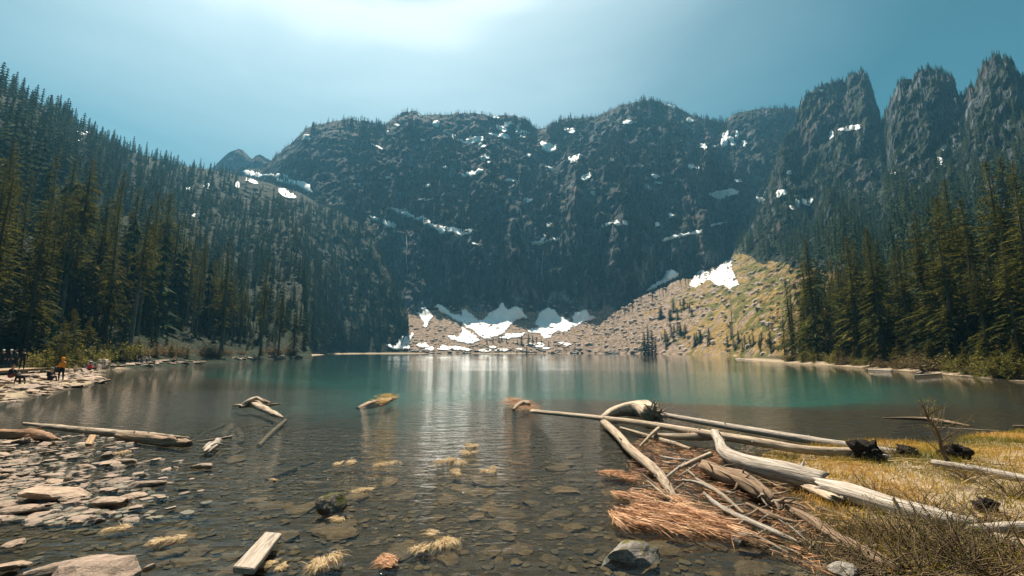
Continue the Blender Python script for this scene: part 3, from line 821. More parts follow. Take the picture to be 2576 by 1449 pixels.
def put_tree(px, py, top, label, var, group=None, young=False, wide=1.0, Y=None):
    g = gp(px, py) if Y is None else dp(px, py, Y)
    z = land(g.x, g.y)
    if Y is None:
        hh = hit(px, py)
        if hh: g = hh[0]; z = g.z
    tp = dp(px, top, g.y)
    return tree('young_conifer' if young else 'conifer_tree', (YVARS[var] if young else (FARVARS[int(px) % 3] if g.y > 200 else VARS[var])), (g.x, g.y, z - .1), max(1.0, tp.z - z), label, 'young conifer' if young else 'conifer', group, wide=wide)
put_tree(2058, 905, 592, 'broad dark conifer standing foremost at the inner end of the log-lined shore stand', 5, wide=1.1)
put_tree(2165, 912, 585, 'dark full-crowned conifer, second tall one from the inner end of the log-lined stand', 3)
put_tree(2228, 918, 560, 'tallest narrow-topped conifer of the dark group left of the yellow-green bush', 0)
put_tree(2000, 893, 700, 'slim dark conifer beside the grassy fan, smaller than the stand next to it', 1)
put_tree(1975, 891, 770, 'short dark conifer at the foot of the grassy fan', 0, wide=1.2)
put_tree(1940, 888, 795, 'dark conifer pair member nearest the bleached snag on the grassy shore', 0, wide=1.2)
put_tree(655, 893, 650, 'olive conifer with bare lower trunk near the tip of the wooded point', 4)
put_tree(555, 895, 600, 'tall brownish conifer with ragged crown above the shaded shore', 2, wide=1.3)
put_tree(700, 893, 690, 'slender conifer last but one on the wooded point', 1)
put_tree(738, 894, 745, 'small dark conifer at the very tip of the wooded point', 0)
put_tree(325, 890, 500, 'tall conifer with long bare grey trunk above the stony beach', 6)
put_tree(60, 900, 520, 'wide golden olive conifer above the group on the boardwalk', 5, wide=1.15)
put_tree(1325, 892, 868, 'narrow dark conifer standing alone at the far waterline', 0, wide=1.5)
for (x, y, t) in [(1240, 862, 848), (1255, 860, 838), (1262, 858, 842), (1275, 862, 845), (1312, 868, 840), (1330, 868, 836), (1340, 870, 842), (1350, 868, 846), (1362, 868, 850), (1225, 866, 852), (1380, 872, 855), (1302, 866, 850)]:
    put_tree(x, y, t, 'small dark conifer on the boulders below the snowfield', 0, 'small conifers below the snowfield', wide=1.5)
for (x, y, t) in [(1622, 902, 838), (1632, 903, 825), (1642, 902, 835), (1650, 900, 850)]:
    put_tree(x, y - 12, t - 6, 'dark conifer in the tight clump at the waterline of the stony fan', 0, 'clump at the waterline of the stony fan', wide=1.5, Y=318)
rr2 = random.Random(8)
for k in range(58):
    cx_, cy_ = rr2.choice([(1670, 865), (1685, 800), (1725, 775), (1765, 855), (1700, 840), (1850, 872), (1905, 868), (1940, 862)]); x = rr2.gauss(cx_, 14); y = min(884, rr2.gauss(cy_, 9))
    if y < 780 and x < 1700: continue
    put_tree(x, y, y - rr2.uniform(14, 34), 'little dark conifer dotting the yellow grassy fan', 0, 'little conifers on the grassy fan', wide=2.0)
for k in range(34):
    x = rr2.uniform(765, 930); y = rr2.uniform(868, 884) - (x < 870) * rr2.uniform(0, 22)
    put_tree(x, y, y - rr2.uniform(30, 62) * (1.3 if x < 860 else .8), 'green conifer in the low row at the foot of the wooded spur', 0, 'row of trees at the foot of the spur', wide=1.3)
snag_p = hit(1845, 872)[0]
snag(snag_p, dp(1845, 735, snag_p.y).z - snag_p.z, 'bare grey snag standing alone on the yellow grassy fan', seed=3)
# young golden conifers at the water's edge
YL = 'bushy young yellow-green conifer at the edge of the stony beach'
for (x, y, t) in [(110, 938, 855), (145, 936, 800), (190, 932, 872), (215, 915, 790), (240, 918, 845), (265, 908, 850)  , (165, 925, 770), (300, 908, 868), (345, 904, 835), (392, 900, 862), (430, 898, 850), (470, 902, 868)]:
    put_tree(x, y, t, f"{'tall' if y - t > 80 else 'low'} young yellow-green conifer at the beach edge {sector(*gp(x, y).xy, LEFT_SECT)}", rr2.randrange(3), 'young conifers along the stony beach', True, wide=rr2.uniform(1.0, 1.5))
YR = 'low bushy young conifer in front of the dark stand on the log-lined shore'
for (x, y, t) in [(2020, 912, 875), (2048, 914, 880), (2110, 916, 855), (2150, 919, 868), (2190, 922, 850), (2225, 922, 866), (2265, 925, 855), (2300, 928, 862), (2345, 932, 850), (2390, 935, 862), (2430, 940, 855), (2480, 945, 838), (2520, 950, 860), (2560, 955, 845), (1995, 908, 868)]:
    put_tree(x, y, t, f"{'tall' if y - t > 75 else 'low'} bushy young conifer at the water {sector(*gp(x, y).xy, RIGHT_SECT)}", rr2.randrange(3), 'young conifers on the log-lined shore', True, wide=rr2.uniform(1.1, 1.7))
# ------------------------------------------------------------------ snow
def m_snow():
    m, nt = new_mat('snow'); b = NT(nt)
    p = b.pos()
    n = b.noise(p, 0.12, 5, 0.6); n2 = b.noise(p, 0.7, 4)
    c = b.ramp(n, [(0.3, (0.78, 0.78, 0.79)), (0.6, (0.88, 0.88, 0.88))])
    c = b.mix(b.math('MULTIPLY', b.rng(n2, 0.60, 0.75), 0.35), c, (0.5, 0.42, 0.34))
    b.out(b.bsdf(c, 0.6, b.bump(n2, 0.4, 0.5), 0.2))
    return m
M_SNOW = m_snow()
def zoomer(x0, y0, f):
    k = 2576.0 / 3840.0
    return lambda x, y: ((x0 + x / f) * k, (y0 + y / f) * k)
ZA = zoomer(1400, 1100, 2.8622); Z2 = zoomer(1280, 200, 2.0125); Z3 = zoomer(2560, 200, 2.0125); Z1 = zoomer(0, 200, 2.0125); Z5 = zoomer(1280, 800, 2.0125); Z6 = zoomer(2560, 800, 2.0125)
def snow_patch(poly, label, group=None, seed=0, jump=.03):
    P = np.array(poly, float)
    lo = P.min(0) - 1; hi = P.max(0) + 1
    step = float(np.clip(math.sqrt((hi - lo)[0] * (hi - lo)[1]) / 26, 0.7, 2.0))
    nx = int((hi[0] - lo[0]) / step) + 2; ny = int((hi[1] - lo[1]) / step) + 2
    X, Y = np.meshgrid(lo[0] + np.arange(nx) * step, lo[1] + np.arange(ny) * step)
    am = min(3.2, 0.12 * min(hi - lo) + .5)
    wx = X + am * fbm(X * .11, Y * .11, seed + .3, 3); wy = Y + am * fbm(X * .11, Y * .13, seed + 7.3, 3)
    ins = in_poly(wx, wy, P)
    D = np.full(X.shape, np.nan)
    need = ins.copy()
    need[1:] |= ins[:-1]; need[:-1] |= ins[1:]; need[:, 1:] |= need[:, :-1].copy(); need[:, :-1] |= need[:, 1:].copy()
    o = Vector((0, 0, EYE))
    for j, i in zip(*np.where(need)):
        h = TERRAIN.ray_cast(o, ray(X[j, i], Y[j, i]).normalized())
        if h[0]: D[j, i] = h[3]
    ok = need & ~np.isnan(D)
    if ok.sum() < 4: return None
    for it in range(3):
        acc = np.zeros(D.shape); cnt = np.zeros(D.shape)
        Df = np.where(ok, D, 0)
        for dj, di in ((1, 0), (-1, 0), (0, 1), (0, -1), (0, 0)):
            a = np.roll(Df, (dj, di), (0, 1)); c = np.roll(ok, (dj, di), (0, 1))
            good = c & (np.abs(a - Df) < 0.05 * Df)
            acc += np.where(good, a, 0); cnt += good
        D = np.where(ok & (cnt > 0), acc / np.maximum(cnt, 1), D)
    inner = ins.copy()
    inner[1:] &= ins[:-1]; inner[:-1] &= ins[1:]; inner[:, 1:] &= ins[:, :-1]; inner[:, :-1] &= ins[:, 1:]
    idx = -np.ones(X.shape, int); V = []
    for j, i in zip(*np.where(ok)):
        d = ray(X[j, i], Y[j, i]).normalized()
        off = 0.006 * D[j, i] if inner[j, i] else (0.002 * D[j, i] if ins[j, i] else -0.006 * D[j, i])
        idx[j, i] = len(V); V.append(o + d * (D[j, i] - off))
    F = []
    for j in range(ny - 1):
        for i in range(nx - 1):
            q = [idx[j, i], idx[j + 1, i], idx[j + 1, i + 1], idx[j, i + 1]]
            if min(q) < 0 or not (ins[j, i] or ins[j + 1, i] or ins[j, i + 1] or ins[j + 1, i + 1]): continue
            dd = [D[j, i], D[j + 1, i], D[j + 1, i + 1], D[j, i + 1]]
            if max(dd) - min(dd) > jump * min(dd): continue
            F.append(q)
    if len(F) < 2: return None
    V = np.array(V)
    me = mesh_np('snow_patch', V, np.array(F), [M_SNOW], smooth=True)
    bm = bmesh.new(); bm.from_mesh(me)
    bmesh.ops.delete(bm, geom=[v for v in bm.verts if not v.link_faces], context='VERTS')
    left = set(bm.verts); parts = []
    while left:
        st = [left.pop()]; comp = set(st)
        while st:
            v_ = st.pop()
            for e_ in v_.link_edges:
                o_ = e_.other_vert(v_)
                if o_ in left: left.discard(o_); comp.add(o_); st.append(o_)
        parts.append(comp)
    big = max(parts, key=len)
    bmesh.ops.delete(bm, geom=[v_ for v_ in bm.verts if v_ not in big], context='VERTS')
    bm.to_mesh(me); bm.free()
    c = Vector(V.mean(0)); me.transform(Matrix.Translation(-c))
    return tag(link('snow_patch', me, loc=c), label, 'snow patch', group)
def zp(Z, pts): return [Z(x, y) for x, y in pts]
def stroke(Z, cx, cy, w, h, a, seed):
    r = random.Random(seed); pts = []
    ca, sa = math.cos(R(a)), math.sin(R(a)); n = 14
    for k in range(n):
        t = k / n * 6.283
        rad = r.uniform(.75, 1.3)
        x = math.copysign(abs(math.cos(t)) ** .8, math.cos(t)) * w * .58 * rad; y = math.sin(t) * h * .66 * rad + .12 * h * math.sin(t * 2 + seed)
        pts.append(Z(cx + x * ca - y * sa, cy + x * sa + y * ca))
    return pts
BIG_SNOW = [
    (ZA, [(505,155),(560,150),(600,190),(645,250),(610,290),(580,350),(560,365),(540,330),(500,270),(440,200),(415,180),(470,205),(510,215),(520,190)], 'leaf-shaped snow patch high on the reddish scree below the wooded spur'),
    (ZA, [(120,545),(180,550),(240,565),(270,500),(300,460),(370,455),(415,420),(440,440),(430,480),(390,520),(400,580),(380,620),(300,620),(210,605),(150,575)], 'snow tongue reaching the far waterline beside the wooded spur'),
    (ZA, [(665,125),(710,112),(780,165),(860,220),(940,240),(950,175),(985,170),(1060,230),(1130,280),(1170,290),(1210,250),(1240,210),(1330,160),(1380,105),(1405,105),(1410,140),(1440,175),(1490,145),(1540,132),(1600,160),(1620,210),(1655,250),(1650,275),(1600,270),(1530,300),(1470,360),(1440,400),(1400,430),(1330,470),(1270,490),(1200,505),(1165,490),(1150,475),(1090,420),(1000,370),(950,330),(870,280),(800,250),(720,200)], 'largest snowfield, spread in a V under the dark cliff'),
    (ZA, [(915,330),(1000,400),(1080,440),(1140,480),(1160,505),(1060,545),(1000,548),(900,525),(820,495),(790,450),(840,450),(910,460),(950,410),(930,360)], 'snow strip below the brown rib of the V-shaped snowfield'),
    (ZA, [(1720,340),(1750,290),(1765,220),(1800,190),(1850,165),(1890,152),(1940,175),(1980,210),(2000,240),(2050,260),(2110,280),(2110,310),(2150,300),(2130,260),(2160,205),(2230,190),(2290,170),(2300,195),(2340,235),(2410,265),(2300,300),(2200,345),(2120,380),(2080,420),(2010,415),(1950,420),(1900,480),(1840,495),(1790,440),(1700,430),(1640,412),(1700,375),(1790,350)], 'snowfield with rounded top between the V-shaped snowfield and the stony fan'),
    (ZA, [(1440,430),(1560,425),(1640,420),(1600,470),(1480,490),(1380,495),(1330,480),(1400,450)], 'snow strip behind the small conifers on the far boulders'),
    (Z6, [(370,325),(365,380),(390,470),(430,540),(360,575),(330,550),(260,545),(200,500),(100,565),(45,545),(90,470),(130,425),(200,430),(280,390)], 'white snow cone at the top of the stony fan'),
    (Z5, [(2450,430),(2500,425),(2545,450),(2540,480),(2470,510),(2380,560),(2310,590),(2300,575),(2380,520),(2440,480)], 'narrow slanting snow strip along the upper edge of the stony fan'),
    (Z2, [(275,1125),(340,1155),(440,1170),(520,1160),(500,1190),(560,1240),(610,1220),(660,1250),(700,1290),(760,1300),(850,1310),(930,1330),(1010,1310),(990,1360),(900,1380),(830,1350),(770,1370),(700,1330),(640,1310),(570,1260),(500,1240),(430,1220),(380,1180)], 'long curving snow band on the ledge halfway up the cliff'),
    (Z2, [(200,1220),(280,1240),(350,1260),(420,1290),(410,1335),(330,1300),(230,1260)], 'broken snow patch beside the long curving band on the cliff ledge'),
    (Z2, [(1430,1420),(1500,1410),(1560,1335),(1550,1380),(1520,1420),(1580,1390),(1660,1385),(1640,1415),(1560,1425),(1490,1449),(1440,1445)], 'forked snow patch in the middle of the lower cliff'),
    (Z3, [(555,1085),(600,1085),(635,1000),(652,1000),(645,1090),(612,1150),(570,1125)], 'snow gully at the foot of the first rock pinnacle'),
    (Z1, [(1800,885),(1860,880),(1990,910),(2160,910),(2200,955),(2330,975),(2345,1000),(2375,1060),(2330,1050),(2250,1000),(2150,990),(2090,960),(2050,930),(1950,940),(1860,930),(1830,900)], 'snowfield in the saddle below the small rocky summit'),
    (Z1, [(2090,1020),(2150,1025),(2240,1080),(2230,1100),(2160,1095),(2110,1060)], 'lower snow patch under the saddle snowfield'),
    (lambda x, y: (x, y), [(1658, 604), (1690, 592), (1730, 585), (1768, 576), (1768, 588), (1730, 592), (1700, 600), (1675, 608)], 'snow ledge above the upper end of the stony fan'),
]
for k, (Z, pts, lab) in enumerate(BIG_SNOW):
    snow_patch(zp(Z, pts), lab, seed=k * 1.7, jump=.03 if 'saddle' in lab else .14)
SMALL2 = [(260,700,80,16,25),(220,608,40,16,0),(715,535,45,40,40),(870,640,180,22,28),(1020,650,130,40,-15),(1060,690,60,22,20),(1190,620,140,30,10),(1200,565,110,32,25),(1375,615,85,45,0),(1150,480,90,22,20),(1260,530,60,26,-5),(1560,700,110,60,10),(1500,553,90,14,0),(1700,575,40,30,10),(1745,590,40,35,0),(1770,795,80,45,-30),(1850,930,80,45,-20),(1080,785,60,32,-20),(990,905,160,30,-12),(1270,957,85,18,0),(780,862,40,16,0),(650,1000,55,26,10),(640,1103,100,14,-3),(350,937,40,16,0),(1415,770,32,18,0),(1565,862,80,16,28),(2160,522,70,24,0),(2480,390,70,40,20),(1010,1437,50,14,5),(2320,1010,80,20,30),(2370,925,60,22,10),(2395,977,60,16,0),(2040,800,35,18,0),(1895,1058,40,22,20),(2080,1280,60,30,25),(2150,1280,40,26,20),(2010,1287,45,18,-25),(1565,1290,38,24,0),(1400,1110,45,30,20),(2490,1225,40,24,-35),(2390,1292,34,26,20),(800,720,30,16,0),(420,540,40,16,10),(340,590,30,20,40),(610,655,40,14,10),(905,450,28,18,0),(120,990,50,22,20),(595,455,40,30,30),(1330,570,30,40,20),(1110,818,30,16,0)]
for k, s in enumerate(SMALL2):
    snow_patch(stroke(Z2, *s, k), f"{'long' if s[2] > 75 else 'small'} snow patch {'high under the crest' if s[1] < 600 else 'on the upper third' if s[1] < 800 else 'halfway up' if s[1] < 1050 else 'low'} of the headwall, {'towards the wooded ridge' if s[0] < 600 else 'under the first broad dome' if s[0] < 1100 else 'below the notch' if s[0] < 1650 else 'under the highest dome'}", 'small snow patches on the headwall', k * .9)
SMALL3 = [(60,505,45,30,20),(320,640,45,100,10),(370,660,36,60,-20),(460,680,50,35,20),(410,620,25,45,0),(160,705,50,30,35),(240,705,30,18,0),(320,1050,180,50,-10),(60,850,40,30,0),(105,860,40,18,25),(420,960,50,20,10),(270,1285,120,16,-12)]
for k, s in enumerate(SMALL3):
    snow_patch(stroke(Z3, *s, 60 + k), 'small snow patch in the gullies next to the first pinnacle', 'small snow patches beside the first pinnacle', 50 + k * .9)
SMALL4 = [(1275,565,150,34,-8),(1125,610,34,50,0),(750,1055,80,36,-10),(840,1140,80,60,-20),(940,1120,70,50,0),(800,900,45,22,-15),(1590,905,48,24,0),(1945,810,40,40,0),(1970,715,38,28,-30),(1050,280,30,18,0),(930,290,30,14,0),(1010,240,26,20,0)]
for k, s in enumerate(SMALL4):
    snow_patch(stroke(Z3, *s, 90 + k), 'long bright snow shelf across the first rock pinnacle' if k == 0 else 'snow scrap on the ledges of the rock pinnacles', None if k == 0 else 'snow scraps on the pinnacles', 80 + k * .9)
SMALL1 = [(1555,1000,42,32,20),(1790,995,34,32,0),(1415,1030,32,40,0),(640,600,110,24,8),(600,650,50,20,0),(1490,1220,110,28,-10),(1250,800,60,32,10),(2310,640,60,42,20),(1900,965,90,24,20)]
for k, s in enumerate(SMALL1):
    snow_patch(stroke(Z1, *s, 120 + k), 'snow scrap between the trees of the wooded ridge', 'snow scraps on the wooded ridge', 120 + k * .9)
SMALLA = [(520,560,110,44,0),(600,595,80,26,0),(760,590,120,40,4),(900,590,150,30,0),(1000,605,110,26,0),(1200,610,120,30,-4),(1380,610,150,26,-3),(1770,560,120,44,0),(1690,548,90,22,0),(1850,590,80,22,0),(2090,545,80,28,0),(1290,575,70,20,0),(560,350,40,30,80),(2010,530,60,22,0),(1560,600,80,18,0)]
for k, s in enumerate(SMALLA):
    snow_patch(stroke(ZA, *s, 150 + k), 'melting snow scrap among the boulders at the far waterline', 'snow scraps at the far waterline', 150 + k * .9)

# ------------------------------------------------------------------ scree and boulders at the far end
def rock_shape(seed, flat=0.5, sub=2, planes=16, rough=0.04):
    bm = bmesh.new(); bmesh.ops.create_icosphere(bm, subdivisions=sub, radius=1.0)
    V = np.array([v.co[:] for v in bm.verts]); F = np.array([[v.index for v in f.verts] for f in bm.faces]); bm.free()
    r = np.random.default_rng(seed)
    N = r.normal(size=(planes, 3)); N /= np.linalg.norm(N, axis=1)[:, None]
    N = np.concatenate([N, [[0.05, 0.02, 1], [0, 0, -1]]]); N /= np.linalg.norm(N, axis=1)[:, None]
    d = r.uniform(.62, .95, len(N)); d[-2:] = (.62 if flat < .5 else .85, .6)
    q = V @ N.T
    rad = np.min(np.where(q > 0.12, d[None] / np.maximum(q, .12), 9.0), axis=1)
    rad = np.minimum(rad, 1.25)
    V = V * rad[:, None]
    V = V * (1 + rough * fbm(V[:, 0] * 2.5 + seed, V[:, 1] * 2.5, V[:, 2] * 2.5, 3))[:, None]
    V[:, 2] *= flat
    return V, F
SMALLROCK = [rock_shape(500 + i, .75, 1, 10) for i in range(5)]
def merge_rocks(templates, pos, size, stretch=None):
    n = len(pos); AV = []; AF = []; off = 0
    which = RNG.integers(0, len(templates), n); rot = RNG.uniform(0, 6.283, n)
    for k, (V, F) in enumerate(templates):
        s = np.where(which == k)[0]
        if not len(s): continue
        c, sn = np.cos(rot[s])[:, None], np.sin(rot[s])[:, None]
        w = size[s][:, None]; e = RNG.uniform(.6, 1.4, (len(s), 1))
        x = V[None, :, 0] * e; y = V[None, :, 1]
        AV.append(np.stack([(x * c - y * sn) * w + pos[s, 0][:, None], (x * sn + y * c) * w + pos[s, 1][:, None], V[None, :, 2] * w + pos[s, 2][:, None]], -1).reshape(-1, 3))
        AF.append((F[None] + (np.arange(len(s)) * len(V))[:, None, None]).reshape(-1, 3) + off)
        off += len(s) * len(V)
    return np.concatenate(AV), np.concatenate(AF)
M_SCREE = m_simple('scree_stone', (0.20, 0.155, 0.125), (0.5, 0.41, 0.34), 0.5, 0.9, 0.4, 0.3, 0.15, coord='pos')
p1 = scatter('hill_east', 4200, lambda X, Y, Z, px, py, t, nz: (px > 1395) * (px < 1990) * np.where(py > np.interp(px, [1385, 1840, 1950], [700, 650, 700]), 1, 0) * np.where(px < 1660, 1.0, .35))
p2 = scatter('mountain', 1700, lambda X, Y, Z, px, py, t, nz: (px > 930) * (px < 1560) * (py > 768) * (py < 893) * np.interp(py, [768, 850, 890], [.25, .6, 1.6]))
pp = np.concatenate([p1, p2]); sz = RNG.uniform(.2, 1.0, len(pp)) ** 4 * 2.4 + .3
V, F = merge_rocks([rock_shape(520 + i, .8, 1, 9) for i in range(4)], pp, sz)
stuff('scree', mesh_np('scree', V, F, [M_SCREE]), 'grey-brown scree and broken stone covering the fans at the far shore', 'scree')
M_BOULDER = m_simple('far_boulder', (0.07, 0.06, 0.055), (0.33, 0.29, 0.26), 0.6, 0.9, 0.5, 0.2, 0.15, coord='pos')
BOULDER = [mesh_np('boulder', *rock_shape(540 + i, .7, 2, 14), [M_BOULDER]) for i in range(5)]
rb = random.Random(14)
for k in range(44):
    x = rb.uniform(1010, 1620); y = 888 - abs(rb.gauss(0, 6)); h = hit(x, y)
    if not h: continue
    s = rb.uniform(1.2, 2.8)
    tag(link('boulder', BOULDER[k % 5], loc=h[0] + Vector((0, 0, .2)), rot=(0, 0, rb.uniform(0, 6)), scale=(s * rb.uniform(.8, 1.5), s, s)), 'angular boulder in the rim of boulders at the far waterline', 'boulder', 'boulders along the far waterline')
for (x, y, s, lab) in [(1545, 890, 4.2, 'large dark boulder at the water where the stony fan meets the lake'), (1852, 901, 2.6, 'dark rounded boulder in the water below the grassy fan'), (1405, 882, 4.0, 'long dark boulder behind the lone conifer at the far waterline'), (1022, 880, 3.6, 'brown boulder beside the snow tongue at the far waterline')]:
    h = hit(x, y)
    tag(link('boulder', BOULDER[int(s * 10) % 5], loc=h[0], rot=(0, 0, x), scale=(s * 1.5, s, s * .8)), lab, 'boulder')
# waterfalls on the cliff
M_FALL = m_simple('falling_water', (0.3, 0.34, 0.36), (0.55, 0.58, 0.6), 0.5, 0.5, 0.2, 0.2)
for lab, pts in [('thin white waterfall dropping below the long curving snow band', [(1022, 592), (1024, 620), (1022, 650), (1026, 690)]), ('thread of water falling from the snow ledge above the stony fan', [(1690, 612), (1691, 632), (1689, 655)]), ('faint thread of water below the forked snow patch', [(1367, 632), (1364, 660), (1362, 690)])]:
    P3 = []
    for (x, y) in pts:
        h = hit(x, y)
        if h: P3.append(h[0] - ray(x, y).normalized() * 2.0)
    V, Q, T = tube_np(P3, [.5, .35, .45, .3][:len(P3)], 6)
    tag(link('waterfall', mesh_np('waterfall', V, [Q, T], [M_FALL], smooth=True)), lab, 'waterfall')
# ------------------------------------------------------------------ stones of the near shore
def m_stone(name, lo, hi, warm=(0.42, 0.33, 0.24), moss=None, mossn=0.6, scale=2.2):
    m, nt = new_mat(name); b = NT(nt)
    o = b.obj(); r = b.n('ShaderNodeObjectInfo').outputs['Random']
    n = b.noise(b.scl(o, (1, 1, 2.5)), scale, 7, 0.65, 0.4); n2 = b.noise(o, scale * 5, 5, 0.65)
    c = b.ramp(n, [(0.25, lo), (0.7, hi)])
    c = b.mix(b.math('MULTIPLY', b.rng(n2, 0.5, 0.66), 0.6), c, warm)
    c = b.mix(1.0, c, b.ramp(r, [(0, (0.62, 0.6, 0.6)), (1, (1.15, 1.08, 1.0))]), 'MULTIPLY')
    if moss:
        nz = b.n('ShaderNodeSeparateXYZ', {0: b.n('ShaderNodeNewGeometry').outputs['Normal']}).outputs[2]
        mm = b.rng(b.math('ADD', b.noise(o, 1.6, 4), b.rng(nz, 0.2, 1.0, -0.2, 0.14)), mossn, mossn + .05)
        c = b.mix(mm, c, b.ramp(n2, [(.3, moss[0]), (.7, moss[1])]))
    b.out(b.bsdf(c, 0.8, b.bump(n, 0.7, 0.06, b.bump(n2, 0.7, 0.02)), 0.3))
    return m
M_STONE = m_stone('shore_stone', (0.12, 0.09, 0.075), (0.52, 0.41, 0.33), (0.56, 0.42, 0.31))
M_STONE_WET = m_stone('bed_stone', (0.02, 0.012, 0.006), (0.15, 0.09, 0.037), (0.24, 0.135, 0.045))
M_MOSSY = m_stone('mossy_stone', (0.06, 0.06, 0.065), (0.30, 0.28, 0.27), (0.4, 0.36, 0.33), ((0.03, 0.032, 0.006), (0.17, 0.15, 0.02)), .585, 3.0)
M_PALE = m_stone('pale_stone', (0.15, 0.145, 0.14), (0.45, 0.43, 0.40), (0.4, 0.36, 0.31))
SLAB = [mesh_np('stone', *rock_shape(600 + i, .30, 3, 13, .06), [M_STONE]) for i in range(9)]
BLOCK = [mesh_np('stone', *rock_shape(640 + i, .62, 3, 15, .06), [M_STONE]) for i in range(5)]
BEDS = [mesh_np('stone', *rock_shape(660 + i, .26, 2, 12, .05), [M_STONE_WET]) for i in range(8)]
def stone(mesh, px, py, wpx, label, group=None, tilt=0.12, z=None, asp=1.0, rz=None, sink=.25, name='stone', cat='stone', lift=None):
    """a stone whose middle is seen at px, py and that is wpx wide in the photograph"""
    g = gp(px, py, 0.03 if z is None else z)
    zz = land(g.x, g.y) if z is None else z
    if zz > 0.2 and z is None:
        h = hit(px, py); g = h[0]; zz = g.z
    s = wpx * PS / FPX * (g.y * CP) * (0.5 if name == 'boulder' else 0.42)
    top = max(zz, 0.0 if z is None else zz)
    o = link(name, mesh, loc=(g.x, g.y, top + s * (.02 if name == 'boulder' else .12) if lift is None else lift), rot=(random.uniform(-tilt, tilt), random.uniform(-tilt, tilt), random.uniform(0, 6.28) if rz is None else rz), scale=(s, s * asp, s))
    return tag(o, label, cat, group)
# single stones one can point at
stone(BLOCK[0], 258, 1450, 195, 'big smooth grey boulder cut by the bottom edge of the picture', rz=.3, name='boulder', cat='boulder', asp=.8, tilt=.05)
o = stone(BLOCK[1], 835, 1272, 72, 'small dark boulder capped with green moss in the shallows', name='boulder', cat='boulder', asp=.9, rz=1.0); o.data = o.data.copy(); o.data.materials[0] = m_stone('moss_cap_stone', (0.05, 0.045, 0.045), (0.24, 0.2, 0.18), (0.35, 0.3, 0.27), ((0.02, 0.022, 0.005), (0.085, 0.085, 0.012)), .44, 2.0)
o.scale.z *= 1.5
o = stone(BLOCK[2], 1590, 1390, 145, 'wet grey boulder with yellow moss in front of the red sedge mat', name='boulder', cat='boulder', asp=.75, rz=.2); o.data = o.data.copy(); o.data.materials[0] = M_MOSSY
o.scale.z *= .8
o = stone(BLOCK[3], 1868, 1352, 56, 'rounded pale stone at the tip of the red sedge mat', rz=.5, asp=.7); o.data = o.data.copy(); o.data.materials[0] = M_PALE
o = stone(BLOCK[4], 2128, 1438, 100, 'pale grey stone under the brush at the bottom edge', rz=.4, asp=.7); o.data = o.data.copy(); o.data.materials[0] = M_PALE
o = stone(BLOCK[0], 2226, 1166, 40, 'egg-shaped white stone beside the charred stump', rz=1.2, asp=.8, name='boulder', cat='boulder'); o.data = o.data.copy(); o.data.materials[0] = M_PALE; o.scale.z *= 2.0
stone(SLAB[0], 150, 1248, 150, 'long brown slab, largest of the heap of shore stones', asp=.7, rz=.2)
stone(SLAB[1], 275, 1262, 110, 'pointed slab beside the longest brown slab', asp=.7, rz=-.2, tilt=.2)
stone(SLAB[2], 65, 1282, 105, 'flat slab below the longest brown slab at the picture edge', asp=.6, rz=.1)
stone(SLAB[3], 335, 1245, 62, 'pale wedge-shaped stone alone in the water near the slab heap', asp=.7, rz=.3, tilt=.3)
stone(SLAB[4], 370, 1215, 95, 'speckled dark slab pointing away from the pale wedge stone', asp=.4, rz=.4, lift=.0)
stone(SLAB[5], 510, 1173, 75, 'flat pale slab alone between the boards and the slab heap', asp=.45, rz=.1)
stone(SLAB[6], 315, 1160, 62, 'flat stone with a mop of dry grass on it', asp=.6)
stone(SLAB[7], 232, 1410, 120, 'dark slab with pale tip low in the shallows', asp=.45, rz=.35)
stone(SLAB[8], 35, 1365, 60, 'brown slab half under water below the heap', asp=.6)
stone(BLOCK[1], 376, 1424, 34, 'small black wet stone beside the big boulder', asp=.7)
stone(SLAB[2], 150, 1430, 120, 'long flat slab left of the big smooth boulder', asp=.35, rz=.5)
stone(SLAB[0], 35, 1422, 90, 'dark slab in the bottom corner of the shallows', asp=.5)
rs = random.Random(21)
G1 = 'flat stones heaped at the near shore'
heap = 0
while heap < 150:
    x = rs.uniform(-30, 520); y = rs.uniform(1095, 1310)
    lim = np.interp(y, [1095, 1130, 1180, 1220, 1260, 1300], [420, 400, 520, 500, 430, 330])
    if x > lim * (0.35 + .65 * rs.random()): continue
    wd = (16 + 58 * rs.random() ** 2.2) * np.interp(y, [1095, 1300], [.8, 1.1])
    hl = f"{'wide' if wd > 45 else 'tiny' if wd < 22 else 'middling'} flat stone in the {'upper' if y < 1165 else 'middle' if y < 1235 else 'lower'} part of the stone heap, {'at the picture edge' if x < 110 else 'in its middle' if x < 230 else 'near its outer side' if x < 330 else 'strewn out in the water'}"
    s = stone(SLAB[rs.randrange(9)] if rs.random() < .85 else BLOCK[rs.randrange(5)], x, y, wd, hl, G1, .2, asp=rs.uniform(.4, .8), rz=rs.uniform(-.5, .6), name='shore_stone')
    s.scale.z *= rs.uniform(.5, .9); s.location.z = rs.uniform(-.05, .045); heap += 1
G2 = 'stones of the rocky spit'
for k in range(66):
    u = rs.random()
    x = rs.uniform(-20, 262); yb = np.interp(x, [-20, 0, 90, 180, 268], [1015, 1010, 998, 975, 962]); y = yb - rs.uniform(0, 1) ** 1.3 * np.interp(x, [0, 120, 200, 268], [75, 48, 32, 12])
    wd = rs.uniform(18, 46)
    s = stone(SLAB[rs.randrange(9)], x, y, wd, f"{'large' if wd > 36 else 'small' if wd < 26 else 'medium'} pale slab on the spit {'at the waterline' if y > yb - 8 else 'higher up'}, {'by the dog' if x < 70 else 'between dog and person in orange' if x < 135 else 'by the person in orange' if x < 180 else 'at the tip'}", G2, .25, asp=rs.uniform(.5, 1.0), name='spit_stone')
    s.location.z += rs.uniform(0, .15)
